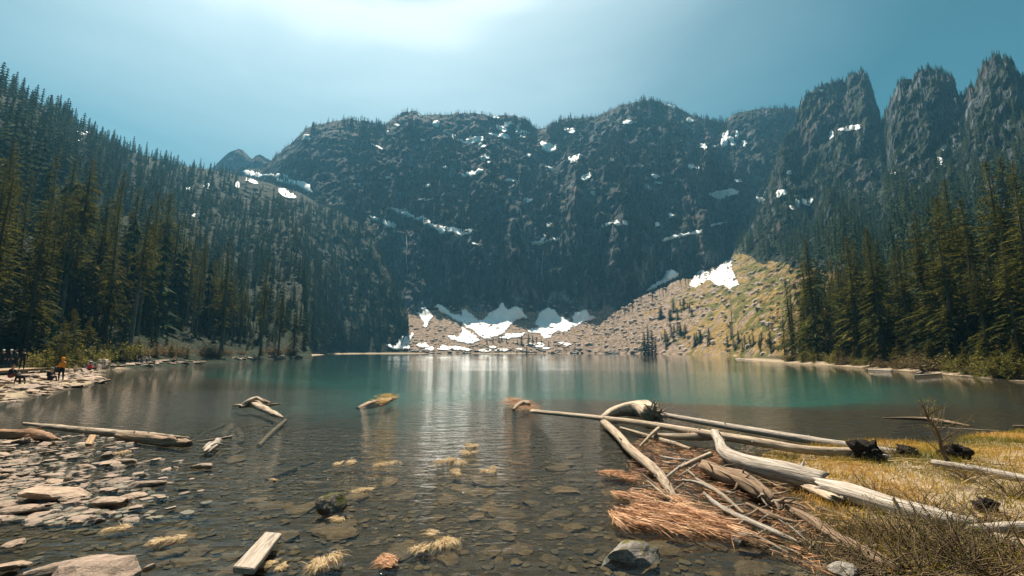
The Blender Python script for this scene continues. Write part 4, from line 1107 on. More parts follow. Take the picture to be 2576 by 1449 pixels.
for (x, y, w, lab) in [(205, 945, 62, 'big dark boulder under the seated people on the rocky spit'), (190, 955, 52, 'rounded boulder at the water side of the rocky spit'), (108, 952, 34, 'dark round stone behind the dog'), (240, 925, 78, 'large smooth grey-white boulder behind the person in red'), (155, 935, 40, 'flat tan boulder beside the standing person in orange')]:
    stone(BLOCK[int(w) % 5], x, y, w, lab, asp=.8, name='boulder', cat='boulder', tilt=.1)
G3 = 'flat stones of the sunlit beach'
for k in range(42):
    x = rs.uniform(270, 515); yb = np.interp(x, [255, 330, 420, 512], [929, 923, 918, 913]); y = yb - rs.uniform(0, 1) * np.interp(x, [270, 420, 515], [12, 10, 3])
    stone(SLAB[rs.randrange(9)], x, y, rs.uniform(12, 34), 'flat pale stone on the narrow sunlit beach with sitting people', G3, .12, asp=rs.uniform(.4, .9), name='beach_stone')
for k in range(14):
    x = rs.uniform(560, 760); y = np.interp(x, [548, 650, 745], [908, 904, 901]) - rs.uniform(0, 4)
    stone(BLOCK[rs.randrange(5)], x, y, rs.uniform(10, 26), 'shaded stone at the foot of the wooded point', 'stones at the foot of the wooded point', .2)
# submerged stones
G4 = 'submerged stones of the shallows'
for (x, y, w, lab) in [(1226, 1210, 92, 'broad tan slab lying under water, widest on the lake floor'), (1212, 1233, 60, 'brown slab lying under water just below the broad tan one'), (1234, 1282, 58, 'orange-brown slab under water beside the broken twigs'), (838, 1352, 95, 'dark brown slab under water behind the floating board'), (1232, 1400, 70, 'grey slab under water beside the straw-coloured tufts'), (1020, 1385, 70, 'brown block under water above the pink grass tussock')]:
    g = gp(x, y, -.15)
    s = w * PS / FPX * g.y * .5
    tag(link('stone', BEDS[int(w) % 8], loc=(g.x, g.y, land(g.x, g.y) + s * .1), rot=(0, .05, .1), scale=(s, s * .8, s)), lab, 'stone')
n = 0
while n < 110:
    y = rs.uniform(1120, 1449); x = rs.uniform(250, 1950)
    g = gp(x, y, -.15)
    if shore_dist(np.array([g.x]), np.array([g.y]))[0] > -.3: continue
    w = rs.uniform(30, 90) * np.interp(y, [1120, 1449], [.7, 1.2]); s = w * PS / FPX * g.y * .5
    tag(link('sunken_stone', BEDS[rs.randrange(8)], loc=(g.x, g.y, land(g.x, g.y) + s * .04), rot=(rs.uniform(-.1, .1), rs.uniform(-.1, .1), rs.uniform(0, 6.28)), scale=(s, s * rs.uniform(.5, .9), s)), 'flat brown stone lying on the bottom of the clear shallows', 'stone', G4); n += 1
# pebbles too small to pick apart
q = np.stack([RNG.uniform(-11, 9, 8200), RNG.uniform(4.5, 17, 8200)], 1)
q = q[np.abs(q[:, 0]) < q[:, 1] * 1.25]
sd = shore_dist(q[:, 0], q[:, 1]); q = q[sd < -.1]
z = ground_z(q[:, 0], q[:, 1])
V, F = merge_rocks([rock_shape(680 + i, .4, 1, 9) for i in range(4)], np.stack([q[:, 0], q[:, 1], z + .005], 1), RNG.uniform(.02, .085, len(q)))
stuff('gravel', mesh_np('gravel', V, F, [m_simple('bed_gravel', (0.012, 0.008, 0.004), (0.13, 0.08, 0.032), 3.0, 0.8, 0.4, 0.02, 0.2, coord='pos')]), 'small brown gravel on the floor of the shallows', 'gravel')
q = np.stack([RNG.uniform(-60, -10, 2600), RNG.uniform(14, 75, 2600)], 1)
sd = shore_dist(q[:, 0], q[:, 1]); q = q[(sd > -.3) & (sd < 5)]
hp = np.array([tuple(gp(x_, y_).xy) for x_, y_ in zip(RNG.uniform(-20, 1, 900) * 0 + np.abs(RNG.normal(0, 190, 900)) - 20, RNG.uniform(1090, 1310, 900))])
z = np.concatenate([ground_z(q[:, 0], q[:, 1]), RNG.uniform(-.05, -.005, len(hp)) - .02])
ns_ = len(q); q = np.concatenate([q, hp])
V, F = merge_rocks([rock_shape(690 + i, .45, 1, 9) for i in range(4)], np.stack([q[:, 0], q[:, 1], z + .02], 1), np.where(np.arange(len(q)) < ns_, RNG.uniform(.06, .28, len(q)), RNG.uniform(.03, .13, len(q))))
stuff('shore_rubble', mesh_np('shore_rubble', V, F, [M_STONE]), 'pale stone rubble between the larger stones of the beach', 'rubble')
# ------------------------------------------------------------------ driftwood
def m_wood(name, lo, mid, hi, gs=1.0, dark=(0.05, 0.035, 0.025)):
    m, nt = new_mat(name); b = NT(nt)
    g = b.n('ShaderNodeAttribute', attribute_name='grain').outputs['Vector']
    r = b.n('ShaderNodeObjectInfo').outputs['Random']
    n = b.noise(b.scl(g, (6.0 * gs, 6.0 * gs, 0.5)), 4.0, 7, 0.7, 0.8)
    n2 = b.noise(b.scl(g, (2, 2, 1.0)), 1.6, 4, 0.6)
    n3 = b.noise(b.scl(g, (15 * gs, 15 * gs, 0.4)), 4.0, 4, 0.65)
    c = b.ramp(n, [(0.28, lo), (0.5, mid), (0.72, hi)])
    c = b.mix(b.math('MULTIPLY', b.rng(n3, 0.52, 0.62), 0.85), c, dark)
    c = b.mix(b.math('MULTIPLY', b.rng(n2, 0.56, 0.72), 0.35), c, lo)
    c = b.mix(1.0, c, b.ramp(r, [(0, (0.85, 0.82, 0.8)), (1, (1.08, 1.05, 1.02))]), 'MULTIPLY')
    b.out(b.bsdf(c, 0.75, b.bump(n, 0.8, 0.04, b.bump(n3, 0.8, 0.02)), 0.25))
    return m
M_DRIFT = m_wood('bleached_driftwood', (0.26, 0.18, 0.12), (0.52, 0.42, 0.32), (0.72, 0.62, 0.51))
M_DRIFT_GREY = m_wood('silver_driftwood', (0.24, 0.20, 0.17), (0.54, 0.48, 0.42), (0.76, 0.70, 0.63))
M_DRIFT_BROWN = m_wood('weathered_wood', (0.14, 0.09, 0.06), (0.33, 0.23, 0.155), (0.52, 0.40, 0.29))
M_CHAR = m_simple('charred_wood', (0.006, 0.006, 0.006), (0.06, 0.05, 0.045), 7.0, 0.95, 1.0, 0.08, 0.1)
M_SUNK = m_wood('sunken_wood', (0.03, 0.02, 0.01), (0.075, 0.05, 0.025), (0.12, 0.08, 0.04))
K38 = 2576.0 / 3840.0
def spline(P, n):
    P = np.asarray(P, float); k = len(P)
    if k == 2: return P[0] + (P[1] - P[0]) * np.linspace(0, 1, n)[:, None]
    E = np.vstack([2 * P[0] - P[1], P, 2 * P[-1] - P[-2]])
    out = []
    for u in np.linspace(0, k - 1 - 1e-6, n):
        i = int(u); t = u - i; a, b, c, d = E[i:i + 4]
        out.append(.5 * (2 * b + (c - a) * t + (2 * a - 5 * b + 4 * c - d) * t * t + (3 * b - a - 3 * c + d) * t ** 3))
    return np.array(out)
def wood_mesh(name, pts, rad, mat, seed=0, seg=14, knob=0.10, n=None, jag=0.5, flat=1.0):
    """a weathered log: tube with lumps, grooves and broken ends"""
    pts = np.asarray(pts, float); L = np.sum(np.linalg.norm(np.diff(pts, axis=0), axis=1))
    n = n or int(np.clip(L / max(np.mean(rad), .01) * 1.2, 10, 54))
    C = spline(pts, n); rr_ = np.interp(np.linspace(0, 1, n), np.linspace(0, 1, len(rad)), rad)
    V, Q, T = tube_np(C, rr_, seg)
    k = np.arange(n * seg); ring = k // seg; a = (k % seg) / seg * 6.2832
    ln = ring / (n - 1) * L
    r = rr_[ring]
    lump = 1 + knob * fbm(np.cos(a) * 1.4 + seed * 3.1, np.sin(a) * 1.4, ln / (r * 5 + .02), 3) + .5 * knob * pn(np.cos(a) * 4 + seed, np.sin(a) * 4, ln / (r * 12 + .02))
    lump = lump - .10 * np.clip(ridged(np.cos(a) * 2.2 + seed, np.sin(a) * 2.2, ln / (r * 18 + .05), 2) - .9, 0, 1) * (seg > 9)
    W = V[:n * seg]; ctr = C[ring]
    W = ctr + (W - ctr) * lump[:, None]
    if flat != 1.0: W[:, 2] = ctr[:, 2] + (W[:, 2] - ctr[:, 2]) * flat
    tan = np.gradient(C, axis=0); tan /= np.linalg.norm(tan, axis=1)[:, None] + 1e-9
    jr = np.random.default_rng(int(seed * 10) + 5)
    for e, sg in ((0, -1), (n - 1, 1)):
        W[ring == e] += tan[e] * sg * (jr.uniform(-1, 1, seg) * jag * rr_[e])[:, None]
    V = np.concatenate([W, V[n * seg:]])
    V[-2] += tan[0] * .5 * rr_[0]; V[-1] -= tan[-1] * .5 * rr_[-1]
    me = mesh_np(name, V, [Q, T], [mat], smooth=True)
    G = np.zeros((len(V), 3)); G[:n * seg] = np.stack([np.cos(a) * .16 + seed, np.sin(a) * .16, ln], 1); G[-2:] = [seed, 0, 0]
    at = me.attributes.new('grain', 'FLOAT_VECTOR', 'POINT'); at.data.foreach_set('vector', G.astype(np.float32).ravel())
    return me, C, rr_, tan
def log(name, spts, widths, zs, label, mat=None, seed=1, cat='log', group=None, stubs=0, knob=0.1, flat=1.0, jag=.5, seg=20, px=False):
    """log seen along spts (3840 wide photograph), with widths in its pixels and centre heights zs"""
    k = 1.0 if px else K38
    P3 = []; rad = []
    for i, (x, y) in enumerate(spts):
        z = zs[i] if isinstance(zs, (list, tuple)) else zs
        g = gp(x * k, y * k, z); P3.append(g)
        w = widths[i] if isinstance(widths, (list, tuple)) else widths
        rad.append(w * (1024 / 3840.0) / FPX * (g.y * CP + .01) * .5)
    org = Vector(P3[0]); rel = [np.array(p - org) for p in P3]
    me, C, rr_, tan = wood_mesh(name, rel, rad, mat or M_DRIFT, seed, seg, knob, jag=jag, flat=flat)
    o = link(name, me, loc=org)
    r = np.random.default_rng(int(seed * 7) + 3)
    for s in range(stubs):
        i = int(r.uniform(.08, .95) * (len(C) - 1)); a = r.uniform(-.4, 3.5)
        t = tan[i]; sd = np.cross(t, [0, 0, 1]); sd /= np.linalg.norm(sd) + 1e-9; up = np.cross(sd, t)
        d = sd * math.cos(a) + up * math.sin(a) + t * r.uniform(-.2, .5)
        Ls = rr_[i] * r.uniform(.4, 1.3); q = C[i] + d * rr_[i] * .75
        mb, *_ = wood_mesh('branch_stub', [q, q + d * Ls * .5, q + d * Ls + t * Ls * .2], [rr_[i] * .22, rr_[i] * .17, rr_[i] * .08], mat or M_DRIFT, seed + s, 6, .1, 5)
        link('branch_stub', mb, o)
    return tag(o, label, cat, group)
def roots(o, base, dirs, mat, seed, rad, L):
    """gnarled roots as parts of o; base relative to o"""
    r = np.random.default_rng(seed)
    for d in dirs:
        d = np.array(d, float); d /= np.linalg.norm(d)
        p = np.array(base, float); pts = [p]
        for s in range(4):
            d = d + r.normal(0, .38, 3); d /= np.linalg.norm(d)
            p = p + d * L * r.uniform(.18, .34); pts.append(p)
        me, *_ = wood_mesh('root', pts, [rad, rad * .8, rad * .55, rad * .35, rad * .12], mat, seed + len(pts), 7, .2, 9)
        link('root', me, o)

log('driftwood_log', [(1994,1542),(2243,1567),(2417,1589),(2665,1629),(2880,1664),(3029,1688),(3228,1698)], [15,18,22,28,32,30,34], [.10,.22,.30,.34,.32,.28,.22], 'long slender bleached log reaching farthest out, crossing over the other logs', seed=1, stubs=16, knob=.06)
log('driftwood_log', [(2452,1549),(2650,1585),(2880,1624),(3064,1654),(3250,1682),(3400,1706)], [16,22,26,28,28,30], .12, 'long straight pale log behind the others, from the root stump to the meadow', M_DRIFT_GREY, 2, stubs=6, knob=.05)
log('driftwood_log', [(3500,1735),(3680,1764),(3870,1802)], [24,28,30], .28, 'straight white log on the meadow grass, cut by the picture edge', M_DRIFT_GREY, 3, stubs=2, knob=.05)
log('driftwood_log', [(2263,1582),(2315,1630),(2367,1688),(2457,1763),(2500,1820),(2529,1867)], [26,30,34,36,32,22], [.10,.12,.12,.10,.07,.03], 'thick smooth log slanting towards the viewer with a split broken end', seed=4, stubs=7, knob=.06, jag=1.6)
d = log('root_stump', [(2252,1570),(2300,1545),(2360,1532),(2410,1535),(2445,1555)], [14,34,52,62,66], [.08,.2,.30,.32,.30], 'uprooted bleached stump with gnarled root wad lying in the water', seed=5, cat='stump', knob=.22)
e = gp(2445 * K38, 1555 * K38, .3) - d.location
roots(d, e, [(1, .2, .8), (1, -.3, .9), (.8, .4, .3), (1, -.5, .1), (.6, -.3, -.3), (.3, 0, 1), (.9, .1, -.2), (.1, -.2, 1), (1, .5, .6), (.7, -.6, .5), (.9, -.1, .1), (.5, .5, .9), (.6, -.2, .7), (.2, .1, 1), (.8, .2, .9), (1, -.7, .3), (.5, -.8, .2), (.9, .6, .2)], M_DRIFT, 5, .055, .62)
roots(d, e, [(1, -.2, .2), (.8, -.6, -.1), (1, 0, -.3), (.9, -.4, .4), (.7, -.7, .1), (.8, -.3, -.4), (.4, -.8, -.3), (.6, -.6, .3)], M_DRIFT_BROWN, 9, .075, .5)
log('driftwood_log', [(2452,1631),(2560,1638),(2640,1636),(2695,1628)], [14,24,32,34], [.16,.20,.24,.28], 'short knotty log joining the long slender log at the fork', seed=6, stubs=6)
log('driftwood_log', [(2327,1604),(2450,1640),(2530,1664),(2590,1684)], [9,13,16,10], .07, 'thin stripped log lying low inside the triangle of logs', seed=7, stubs=8)
log('driftwood_branch', [(2470,1606),(2440,1632),(2397,1676)], [13,11,6], [.30,.22,.02], 'crooked branch propped between the slender log and the slanting log', seed=8, cat='branch')
log('driftwood_log', [(2678,1622),(2698,1655),(2712,1690),(2762,1722),(2860,1752),(2980,1780),(3095,1808)], [26,32,40,54,68,76,64], [.42,.40,.32,.28,.26,.25,.22], 'thickest weathered log with upturned neck, lying across the meadow edge', M_DRIFT_GREY, 9, stubs=4, knob=.12)
log('driftwood_log', [(3075,1822),(3178,1848),(3377,1908),(3560,1950),(3670,1968)], [56,68,66,58,40], .20, 'thick white log continuing the line of the thickest log under the brush', M_DRIFT_GREY, 10, stubs=3, knob=.12, jag=1.0)
log('driftwood_slab', [(3020,1822),(3080,1846),(3140,1876)], [46,64,50], .12, 'broken slab of pale wood leaning under the joint of the two thick logs', M_DRIFT, 11, cat='wood slab', flat=.45, jag=1.2)
log('driftwood_log', [(2940,1895),(3060,1965),(3158,2031),(3280,2090),(3380,2142)], [20,40,44,44,36], [.05,.08,.10,.10,.08], 'splintered grey-brown log half buried in brush at the meadow foot', M_DRIFT_BROWN, 12, stubs=7, knob=.2)
log('driftwood_log', [(3640,1986),(3760,1981),(3880,1979)], [30,42,46], .24, 'charred-ended pale log entering from the picture edge behind the brush', M_DRIFT_GREY, 13, knob=.1)
log('driftwood_log', [(3720,2018),(3880,2066)], [44,60], .15, 'pale log in the grass below the charred-ended one', M_DRIFT, 14)
log('driftwood_branch', [(2640,1847),(2680,1885),(2740,1922),(2880,1985),(3005,2038)], [8,16,20,22,12], [.10,.08,.06,.06,.05], 'long bowed grey branch lying in the wet red sedge', M_DRIFT_GREY, 15, cat='branch', stubs=3)
log('driftwood_branch', [(2536,1760),(2600,1730),(2668,1702)], [10,15,18], [.04,.10,.22], 'short straight pole leaning against the neck of the thickest log', M_DRIFT, 16, cat='branch')
w = log('root_tangle', [(2640,1745),(2710,1775),(2790,1808),(2860,1850),(2905,1880)], [40,56,62,50,28], [.12,.16,.15,.12,.08], 'knotted reddish root tangle below the thickest log', M_DRIFT_BROWN, 17, 'driftwood', knob=.3)
for t in (.2, .5, .8, 1.0):
    p = gp((2640 + 265 * t) * K38, (1745 + 135 * t) * K38, .12) - w.location
    roots(w, p, [(-.6, -.8, .1), (.5, -.8, 0), (-.9, -.2, .2), (.2, -.9, .2), (.8, -.3, .2)], M_DRIFT_BROWN if t < .6 else M_DRIFT, int(t * 30), .035, .45)
log('driftwood_log', [(90,1589),(250,1606),(397,1621),(560,1630),(712,1642)], [12,20,24,18,5], .07, 'long ragged log floating off the heap of shore stones', M_DRIFT, 18, stubs=6, knob=.22)
log('driftwood_log', [(440,1632),(540,1645),(620,1655),(712,1664)], [16,34,36,22], .08, 'knobbly brown log alongside the end of the long ragged log', M_DRIFT_BROWN, 19, stubs=5, knob=.4)
log('driftwood_log', [(-40,1625),(100,1628),(170,1636),(212,1648)], [30,40,30,10], .12, 'rusty brown split log at the picture edge above the stone heap', m_wood('rusty_wood', (0.16, 0.08, 0.045), (0.42, 0.24, 0.14), (0.58, 0.38, 0.25)), 20, stubs=4, knob=.3)
log('driftwood_branch', [(735,1656),(800,1648),(870,1637)], [4,6,8], .03, 'thin pale stick floating past the end of the long ragged log', M_DRIFT, 21, cat='branch')
ck = log('driftwood_chunk', [(764,1694),(790,1676),(822,1652)], [6,22,20], .06, 'splintered white wood chunk below the thin floating stick', M_DRIFT_GREY, 22, cat='driftwood', knob=.4, jag=1.2)
for k_, (a_, b_) in enumerate([((770,1690),(812,1662)), ((758,1686),(800,1656)), ((780,1696),(830,1664)), ((790,1672),(838,1668))]):
    P3_ = [gp(x * K38, y * K38, .03 + .03 * k_) - ck.location for x, y in (a_, b_)]
    me_, *_x = wood_mesh('splinter', [P3_[0], (P3_[0] + P3_[1]) * .5 + Vector((0, 0, .04)), P3_[1]], [.012, .04, .015], M_DRIFT_GREY, 70 + k_, 7, .3, 10)
    link('splinter', me_, ck)
o = log('driftwood_stump', [(900,1526),(940,1516),(985,1530),(1030,1552),(1062,1566)], [16,24,26,22,6], [.03,.07,.08,.06,.02], 'arched bleached driftwood stump alone in the water before the deep', M_DRIFT, 23, cat='driftwood', knob=.35, flat=.8)
for q_, wd_, zz_, mt_ in [([(905,1522),(930,1504),(960,1494),(985,1503),(1000,1514)], [10,14,14,12,8], [.06,.26,.34,.26,.14], M_DRIFT), ([(912,1524),(940,1509),(965,1505),(985,1520)], [8,11,11,6], [.05,.18,.22,.12], M_DRIFT), ([(960,1496),(990,1503),(1015,1512)], [9,12,6], [.32,.26,.18], M_DRIFT_BROWN), ([(985,1520),(1030,1516),(1060,1514)], [6,8,3], [.06,.05,.04], M_DRIFT_BROWN), ([(870,1522),(890,1519),(915,1524)], [3,8,8], [.02,.05,.06], M_DRIFT)]:
    P3_ = [gp(x * K38, y * K38, z_) - o.location for (x, y), z_ in zip(q_, zz_)]
    me_, *_x = wood_mesh('root', P3_, [w_ * (1024 / 3840.0) / FPX * 20.5 * .5 for w_ in wd_], mt_, 33 + len(q_), 9, .3, 16)
    link('root', me_, o)
log('driftwood_log', [(1340,1533),(1390,1518),(1440,1508),(1484,1492)], [12,28,24,10], [-.10,-.05,-.02,.0], 'short dark log overgrown with yellow grass, alone before the teal water', M_DRIFT_BROWN, 24, knob=.3)
log('driftwood_branch', [(1925,1537),(1942,1520),(1965,1509),(1982,1514),(1986,1522)], [10,15,16,14,8], [.03,.14,.2,.18,.08], 'hooked pale branch at the outer tip of the long slender log', M_DRIFT, 25, cat='branch')
log('driftwood_log', [(3310,1568),(3450,1570),(3540,1582),(3640,1597)], [4,14,16,4], .06, 'low dark driftwood floating behind the bare sapling', M_DRIFT_BROWN, 26, knob=.3, stubs=3)
log('driftwood_branch', [(3480,1601),(3620,1609),(3745,1616)], [3,4,4], .03, 'thin straight pole floating behind the meadow', M_DRIFT, 27, cat='branch')
log('driftwood_log', [(3800,1598),(3870,1600)], [8,10], .06, 'stub of wood floating at the picture edge behind the meadow', M_DRIFT_BROWN, 28)
for i, (a, c) in enumerate([(((3252,1379),(3355,1381)), 'long white log stranded at the waterline under the dark stand'), (((3258,1386),(3345,1390)), 'white log just below the long stranded one on the opposite shore'), (((3438,1400),(3502,1383)), 'slanting pale log on the small point of the log-lined shore'), (((3430,1408),(3530,1401)), 'flat pale log at the tip of the small point of the log-lined shore'), (((3690,1415),(3760,1410)), 'grey log among stones at the end of the log-lined shore'), (((2760,1346),(2830,1349)), 'white log on the brown bank below the grassy fan'), (((2850,1349),(2900,1351)), 'short white log beside the brown bank below the grassy fan')]):
    log('stranded_log', a, [5, 6], .05, c, M_DRIFT_GREY, 40 + i)
# sunken wood
for i, (a, wd, lab) in enumerate([([(712,1660),(770,1625),(840,1594)], 13, 'long dark sunken log under water next to the thin floating stick'), ([(830,1648),(850,1622),(868,1603)], 28, 'broad sunken plank under water beside the dark sunken log'), ([(900,1665),(905,1640),(890,1615)], 22, 'curved sunken plank in the fan of drowned boards'), ([(970,1672),(1010,1630),(1070,1578)], 15, 'bright brown sunken pole pointing at the arched stump'), ([(1000,1800),(1060,1775),(1110,1757)], 18, 'sunken split board in the rippled shallows'), ([(1130,1748),(1175,1735)], 12, 'short dark sunken stick next to the split board'), ([(200,1562),(300,1580),(390,1592)], 10, 'faint sunken log in the dark water off the rocky spit'), ([(2110,1694),(2200,1672)], 14, 'sunken stick in the ripples beside the slanting log')]):
    log('sunken_log', a, wd, -.10 if i in (3, 4) else -.16, lab, M_SUNK if i != 3 else M_DRIFT_BROWN, 50 + i, knob=.12)
# loose sticks in the wet sedge
rk = random.Random(77)
for i in range(90):
    x = rk.uniform(2420, 3050); y = rk.uniform(1715, 2080)
    if (y < 1690 + (x - 2430) * .42 and x > 2600) or y > 1960 + max(0, x - 2600) * .3: continue
    a = rk.uniform(-.9, .9); L = rk.uniform(30, 110)
    log('driftwood_stick', [(x - L * .5, y - L * .5 * a), (x, y + rk.uniform(-6, 6)), (x + L * .5, y + L * .5 * a)], [3, rk.uniform(4, 12), 3], rk.uniform(.02, .08), 'small stick strewn in the wet red sedge between the logs', rk.choice([M_DRIFT, M_DRIFT_BROWN, M_DRIFT_GREY]), 60 + i, 'stick', 'sticks strewn between the logs', seg=7, knob=.2)
for i, (a, wd, lab) in enumerate([([(2610,1795),(2700,1850),(2790,1925)], 16, 'weathered pole lying on the wet sedge below the root tangle'), ([(2480,1712),(2560,1726),(2640,1722)], 11, 'thin grey pole across the wet sedge inside the log triangle'), ([(2800,1890),(2900,1935),(2990,1960)], 20, 'rough brown branch between the root tangle and the half-buried log'), ([(2700,1985),(2830,2010),(2960,2075)], 11, 'thin pole at the lower edge of the wet sedge'), ([(2560,1800),(2620,1812),(2680,1838)], 14, 'short rotten log piece beside the broken end of the slanting log'), ([(3060,1900),(3170,1940),(3260,1990)], 15, 'bent branch in the grass below the thick white log'), ([(3150,2060),(3300,2050),(3460,2075)], 12, 'long bare branch lying across the dark brush at the bottom')]):
    log('driftwood_branch', a, [wd * .6, wd, wd * .5], .07, lab, [M_DRIFT, M_DRIFT_GREY, M_DRIFT_BROWN][i % 3], 200 + i, 'branch', stubs=4, knob=.25)
# charred stumps
def charred(px, py, w, label, seed):
    g = gp(px, py, .05); s = w * PS / FPX * g.y * .5
    o = link('charred_stump', mesh_np('charred_stump', *rock_shape(seed, 1.0, 3, 12, .5), [M_CHAR]), loc=(g.x, g.y, land(g.x, g.y) + s * .5), scale=(s, s, s * .9))
    r = np.random.default_rng(seed)
    for k in range(7):
        d = r.normal(0, 1, 3); d[2] = abs(d[2]) * .7; d /= np.linalg.norm(d)
        me, *_ = wood_mesh('root', [d * .6, d * .9 + [0, 0, .1], d * 1.15], [.16, .10, .03], M_CHAR, seed + k, 6, .2, 6)
        link('root', me, o)
    tag(o, label, 'stump')
charred(2186, 1166, 66, 'charred black stump at the end of the long slender log', 900)
charred(2285, 1158, 40, 'smaller charred stump behind the egg-shaped white stone', 901)
charred(2408, 1165, 50, 'charred clump at the head of the white log on the meadow', 902)
charred(2485, 1302, 44, 'charred knot on the end of the pale log by the picture edge', 903)
# sawn boards
def board(name, corners, z, th, label, mat, seed):
    """flat board from four photograph points of its upper face"""
    P3 = [gp(x, y, zz) for (x, y), zz in zip(corners, z)]
    c = sum(P3, Vector()) / 4; nrm = (P3[1] - P3[0]).cross(P3[3] - P3[0]).normalized()
    if nrm.z < 0: nrm = -nrm
    bm = bmesh.new()
    top = [bm.verts.new(p - c) for p in P3]; bot = [bm.verts.new(p - c - nrm * th) for p in P3]
    bm.faces.new(top); bm.faces.new(bot[::-1])
    for i in range(4): bm.faces.new([top[i], bot[i], bot[(i + 1) % 4], top[(i + 1) % 4]])
    bmesh.ops.recalc_face_normals(bm, faces=bm.faces)
    bmesh.ops.bevel(bm, geom=list(bm.edges), offset=.008, segments=2, affect='EDGES')
    me = bpy.data.meshes.new(name); bm.to_mesh(me); bm.free(); me.materials.append(mat)
    ax = (P3[1] - P3[0]).normalized(); ay = nrm.cross(ax)
    G = np.array([[v.co.dot(ay) * .5 + seed, v.co.dot(nrm) * .5, v.co.dot(ax)] for v in me.vertices], np.float32)
    at = me.attributes.new('grain', 'FLOAT_VECTOR', 'POINT'); at.data.foreach_set('vector', G.ravel())
    return tag(link(name, me, loc=c), label, 'board')
board('wooden_board', [(586, 1424), (668, 1337), (709, 1341), (640, 1430)], [.16, .10, .10, .16], .07, 'weathered sawn board jutting up from the shallows at the bottom', m_wood('sawn_board', (0.38, 0.31, 0.24), (0.56, 0.49, 0.42), (0.70, 0.64, 0.57), 2.0), 5)
board('wooden_board', [(212, 1116), (226, 1092), (242, 1093), (230, 1117)], [.03, .22, .22, .03], .04, 'short orange sawn board end sticking out of the water by the long ragged log', m_wood('fresh_board', (0.52, 0.33, 0.18), (0.66, 0.44, 0.26), (0.74, 0.55, 0.36), 2.0), 6)
# ------------------------------------------------------------------ grass, sedge and shrubs
def m_blade(name, stops, trans=0.35):
    m, nt = new_mat(name); b = NT(nt)
    at = b.n('ShaderNodeAttribute', attribute_name='tint').outputs['Fac']
    c = b.ramp(at, stops)
    df = b.n('ShaderNodeBsdfPrincipled', {'Base Color': c, 'Roughness': 0.55, 'Specular IOR Level': 0.3}).outputs[0]
    tr = b.n('ShaderNodeBsdfTranslucent', {'Color': c}).outputs[0]
    b.out(b.n('ShaderNodeMixShader', {0: trans, 1: df, 2: tr}).outputs[0])
    return m
M_GRASS = m_blade('meadow_grass', [(0.0, (0.08, 0.10, 0.012)), (0.35, (0.28, 0.21, 0.022)), (0.7, (0.52, 0.32, 0.045)), (1.0, (0.62, 0.35, 0.11))])
M_STRAW = m_blade('dry_grass', [(0.0, (0.22, 0.13, 0.06)), (0.5, (0.50, 0.35, 0.18)), (1.0, (0.72, 0.58, 0.36))], .25)
M_SEDGE = m_blade('red_sedge', [(0.0, (0.06, 0.028, 0.016)), (0.35, (0.30, 0.14, 0.065)), (0.75, (0.64, 0.34, 0.17)), (1.0, (0.80, 0.56, 0.36))], .2)
def blades(base, direc, length, width, tint, bend=0.35, up=None):
    """many two-segment grass blades: base (n,3), unit direction (n,3)"""
    n = len(base)
    side = np.cross(direc, np.array([0, 0, 1.0]) + RNG.normal(0, .5, (n, 3))); side /= np.linalg.norm(side, axis=1)[:, None] + 1e-9
    L = length[:, None]; W = width[:, None]
    m = base + direc * L * .55
    dr = direc.copy(); dr[:, 2] -= bend; dr /= np.linalg.norm(dr, axis=1)[:, None]
    t = m + dr * L * .5
    V = np.stack([base - side * W, base + side * W, m - side * W * .8, m + side * W * .8, t], 1).reshape(-1, 3)
    k = np.arange(n)[:, None] * 5
    F = np.concatenate([k + [0, 1, 3], k + [0, 3, 2], k + [2, 3, 4]])
    return V, F, np.repeat(tint, 5)
def unit(v): return v / (np.linalg.norm(v, axis=1)[:, None] + 1e-9)
# meadow on the near bank
q = np.stack([RNG.uniform(2.0, 20, 190000), RNG.uniform(3.4, 17, 190000)], 1)
q = q[(np.abs(q[:, 0]) < q[:, 1] * 2.4)]
sd = shore_dist(q[:, 0], q[:, 1])
dn = fbm(q[:, 0] * .7, q[:, 1] * .7, 5.0, 3)
q = q[(sd > -.15) & (dn + RNG.uniform(-.4, .6, len(q)) > -.25)]
n = len(q)
z = ground_z(q[:, 0], q[:, 1])
h = RNG.uniform(.06, .20, n) * (1 + .6 * fbm(q[:, 0] * .5, q[:, 1] * .5, 9.0, 2))
d = unit(np.stack([RNG.normal(.1, .45, n), RNG.normal(-.1, .45, n), np.ones(n)], 1))
tint = np.clip(.55 + .65 * fbm(q[:, 0] * .45, q[:, 1] * .45, 1.5, 3) + RNG.normal(0, .17, n), 0, 1)
V, F, T = blades(np.stack([q[:, 0], q[:, 1], z - .01], 1), d, h, RNG.uniform(.003, .007, n), tint, .5)
stuff('grass', mesh_np('grass', V, F, [M_GRASS], attrs={'tint': T}), 'yellow-green meadow grass on the low bank around the logs', 'grass')
# flattened straw and dead stems in the meadow
n = 6500
q = np.stack([RNG.uniform(2.0, 15, n), RNG.uniform(4.2, 12, n)], 1); sd = shore_dist(q[:, 0], q[:, 1])
keep = (sd > -.6) & (fbm(q[:, 0] * .6, q[:, 1] * .6, 12.0, 2) > -.15) & (np.abs(q[:, 0]) < q[:, 1] * 1.5); q = q[keep]; n = len(q)
a = RNG.normal(-.5, .8, n)
d = unit(np.stack([np.cos(a), np.sin(a), RNG.uniform(-.02, .25, n)], 1))
V, F, T = blades(np.stack([q[:, 0], q[:, 1], np.maximum(ground_z(q[:, 0], q[:, 1]), 0) + RNG.uniform(.01, .10, n)], 1), d, RNG.uniform(.15, .55, n), RNG.uniform(.003, .007, n), RNG.uniform(.0, .6, n), .12)
stuff('dead_stems', mesh_np('dead_stems', V, F, [M_STRAW], attrs={'tint': T}), 'flattened straw and dead stems lying through the meadow', 'dead grass')
